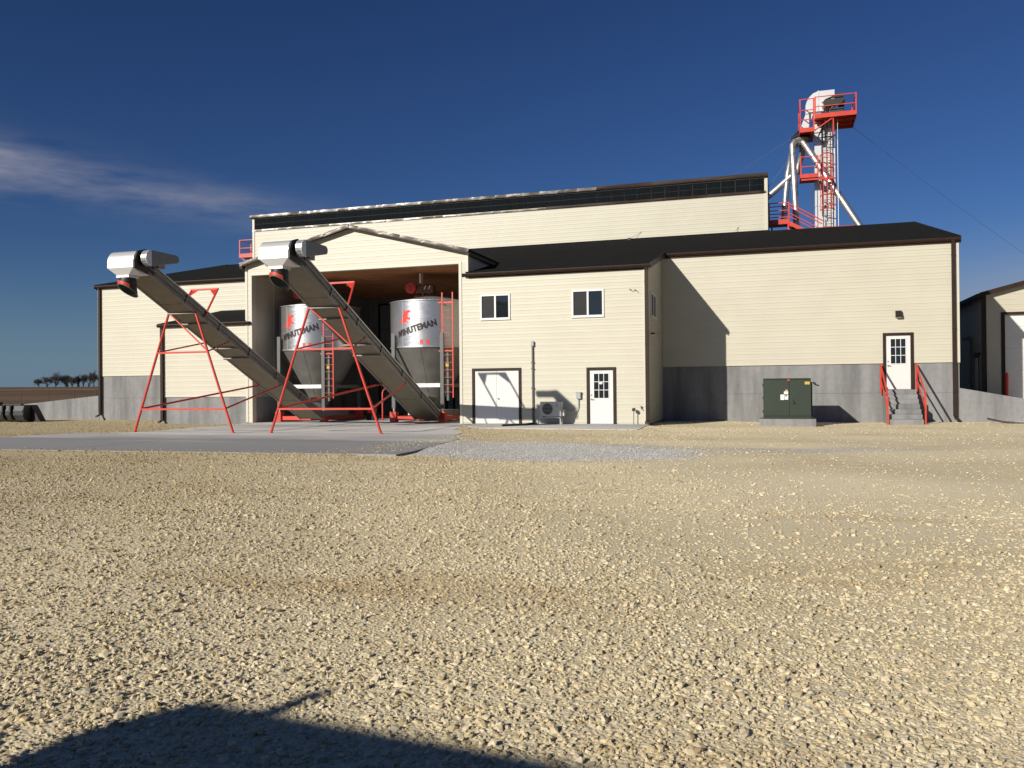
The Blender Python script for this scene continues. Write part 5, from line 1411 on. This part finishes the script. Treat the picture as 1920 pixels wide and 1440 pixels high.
def scatter(name, coll, P, sc, rot):
    me = bpy.data.meshes.new(name)
    me.from_pydata(P.tolist(), [], [])
    a = me.attributes.new('sc', 'FLOAT', 'POINT'); a.data.foreach_set('value', sc.astype(np.float32))
    a = me.attributes.new('rot', 'FLOAT_VECTOR', 'POINT'); a.data.foreach_set('vector', rot.astype(np.float32).ravel())
    o = bpy.data.objects.new(name, me); COL.objects.link(o)
    ng = bpy.data.node_groups.new(name, 'GeometryNodeTree')
    ng.interface.new_socket('Geometry', in_out='INPUT', socket_type='NodeSocketGeometry')
    ng.interface.new_socket('Geometry', in_out='OUTPUT', socket_type='NodeSocketGeometry')
    N = ng.nodes; L = ng.links
    gi, go = N.new('NodeGroupInput'), N.new('NodeGroupOutput')
    ip = N.new('GeometryNodeInstanceOnPoints'); ci = N.new('GeometryNodeCollectionInfo')
    ci.inputs['Collection'].default_value = coll; ci.inputs['Separate Children'].default_value = True; ci.inputs['Reset Children'].default_value = True
    na = N.new('GeometryNodeInputNamedAttribute'); na.data_type = 'FLOAT'; na.inputs['Name'].default_value = 'sc'
    nr_ = N.new('GeometryNodeInputNamedAttribute'); nr_.data_type = 'FLOAT_VECTOR'; nr_.inputs['Name'].default_value = 'rot'
    er = N.new('FunctionNodeEulerToRotation')
    L.new(gi.outputs[0], ip.inputs['Points']); L.new(ci.outputs[0], ip.inputs['Instance'])
    ip.inputs['Pick Instance'].default_value = True
    L.new(nr_.outputs['Attribute'], er.inputs[0]); L.new(er.outputs[0], ip.inputs['Rotation'])
    L.new(na.outputs['Attribute'], ip.inputs['Scale']); L.new(ip.outputs[0], go.inputs[0])
    md = o.modifiers.new('scatter', 'NODES'); md.node_group = ng
    o['kind'] = 'stuff'
    return o
def inside(px, py, poly):
    r = np.zeros(px.shape, bool); n = len(poly); j = n-1
    for i in range(n):
        xi, yi = poly[i]; xj, yj = poly[j]
        c = ((yi > py) != (yj > py)) & (px < (xj-xi)*(py-yi)/(yj-yi+1e-12)+xi)
        r ^= c; j = i
    return r
patch_poly = [(-3.3, -13.9), (-3.7, -11.9), (-4.2, -9.6), (-1.8, -9.7), (1.2, -11.0), (2.9, -12.1), (2.7, -14.4), (1.2, -15.1), (-1.2, -14.9), (-2.6, -14.6)]
foot = [[(-29.5, A), (-29.5, 40), (11.2, 40), (11.2, A)], [(LX0, 0.0), (LX0, A), (LX1, A), (LX1, 0)], [(-7.4, 0), (0.0, 0), (0.0, A), (-7.4, A)],
        slab_poly, walk_poly, [(3.96, 0.5), (5.9, 0.5), (5.9, 2.55), (3.96, 2.55)], [(8.5, 2.2), (9.62, 2.2), (9.62, A), (8.5, A)]]
cxy = np.array([4.598, -31.111]); f2 = np.array([fw.x, fw.y]); f2 /= np.linalg.norm(f2); r2 = np.array([f2[1], -f2[0]])
PX, PY, SCL = [], [], []
for d0, d1, dens, med, sig, mx_r in ((2.2, 4.6, 2300, 0.0100, 0.48, 0.031), (4.6, 7.5, 1600, 0.0104, 0.46, 0.031), (7.5, 12, 950, 0.0118, 0.46, 0.036),
                                     (12, 19, 400, 0.0145, 0.42, 0.036), (19, 30, 150, 0.0180, 0.36, 0.040), (30, 42, 50, 0.022, 0.30, 0.04)):
    hw0 = 0.64*d1+1.6
    area = (d1-d0)*2*hw0; n = int(area*dens)
    d = rng.uniform(d0, d1, n); s = rng.uniform(-hw0, hw0, n)
    keep = np.abs(s) < 0.64*d+1.6
    d, s = d[keep], s[keep]
    PX.append(cxy[0]+f2[0]*d+r2[0]*s); PY.append(cxy[1]+f2[1]*d+r2[1]*s)
    SCL.append(np.minimum(med*np.exp(rng.normal(0, sig, d.size)), mx_r))
px, py, sc = np.concatenate(PX), np.concatenate(PY), np.concatenate(SCL)
bad = np.zeros(px.shape, bool)
for p in foot: bad |= inside(px, py, p)
# packed, finer tracks: fewer stones in drifting bands, more towards the right
tr_n = np.sin(px*0.45+0.8*np.sin(py*0.3))*np.sin(py*0.8+0.6*np.sin(px*0.35)+0.5)
dd_ = (px-cxy[0])*f2[0]+(py-cxy[1])*f2[1]; ss_ = (px-cxy[0])*r2[0]+(py-cxy[1])*r2[1]
thin = np.clip((tr_n-0.1)*2, 0, 1)*0.5*np.clip(1.2-sc/0.03, 0.3, 1)+np.clip((ss_/np.maximum(dd_, 1)+0.10)/0.45, 0, 1)*0.88*np.clip((dd_-5)/6, 0, 1)
bad |= rng.uniform(size=px.size) < np.clip(thin, 0, 0.93)
inp = inside(px, py, patch_poly)
def place(mask, nm, coll, k=1.0):
    x, y, s = px[mask], py[mask], sc[mask]*k
    P = np.stack([x, y, gz_np(x, y)+s*rng.uniform(-0.15, 0.22, s.size)], 1)
    rot = np.stack([rng.normal(0, 0.45, s.size), rng.normal(0, 0.45, s.size), rng.uniform(0, 6.283, s.size)], 1)
    o = scatter(nm, coll, P, s, rot)
    return o
soft = rng.uniform(size=px.size)
g = place(~bad & ~inp, 'gravel', stone_collection('limestone_stones', stone_m))
g['label'] = 'loose cream limestone gravel covering the yard'; g['category'] = 'gravel'
# grey stone spill beside the apron: finer and denser
n = 9000
bx = np.array(patch_poly); qx = rng.uniform(bx[:, 0].min()-0.6, bx[:, 0].max()+1.2, n*4); qy = rng.uniform(bx[:, 1].min()-0.4, bx[:, 1].max()+0.4, n*4)
jx, jy = qx+rng.normal(0, 0.28, qx.size), qy+rng.normal(0, 0.16, qx.size)
m_ = inside(jx, jy, patch_poly)
px, py = qx[m_], qy[m_]; sc = np.minimum(0.0125*np.exp(rng.normal(0, 0.35, px.size)), 0.03)
g = place(~inside(px, py, slab_poly), 'grey_gravel', stone_collection('grey_stones', grey_m))
g['label'] = 'patch of grey crushed stone beside the concrete apron'; g['category'] = 'gravel'
# stray stones on the apron edge
px = np.concatenate([rng.uniform(-15, -3.2, 900), rng.normal(-4.2, 0.55, 1500), rng.normal(-16.5, 0.35, 500)])
py = np.concatenate([-15.25+np.abs(rng.normal(0, 0.35, 900)), rng.uniform(-14.6, -5.5, 1500), rng.uniform(-9, -0.5, 500)])
sc = np.minimum(0.013*np.exp(rng.normal(0, 0.4, px.size)), 0.03)
gz_np = lambda x, y: np.zeros_like(x)
g = place(inside(px, py, slab_poly), 'stray_gravel', stone_collection('stray_stones', stone_m))
g['label'] = 'stray stones scattered along the front edge of the apron'; g['category'] = 'gravel'
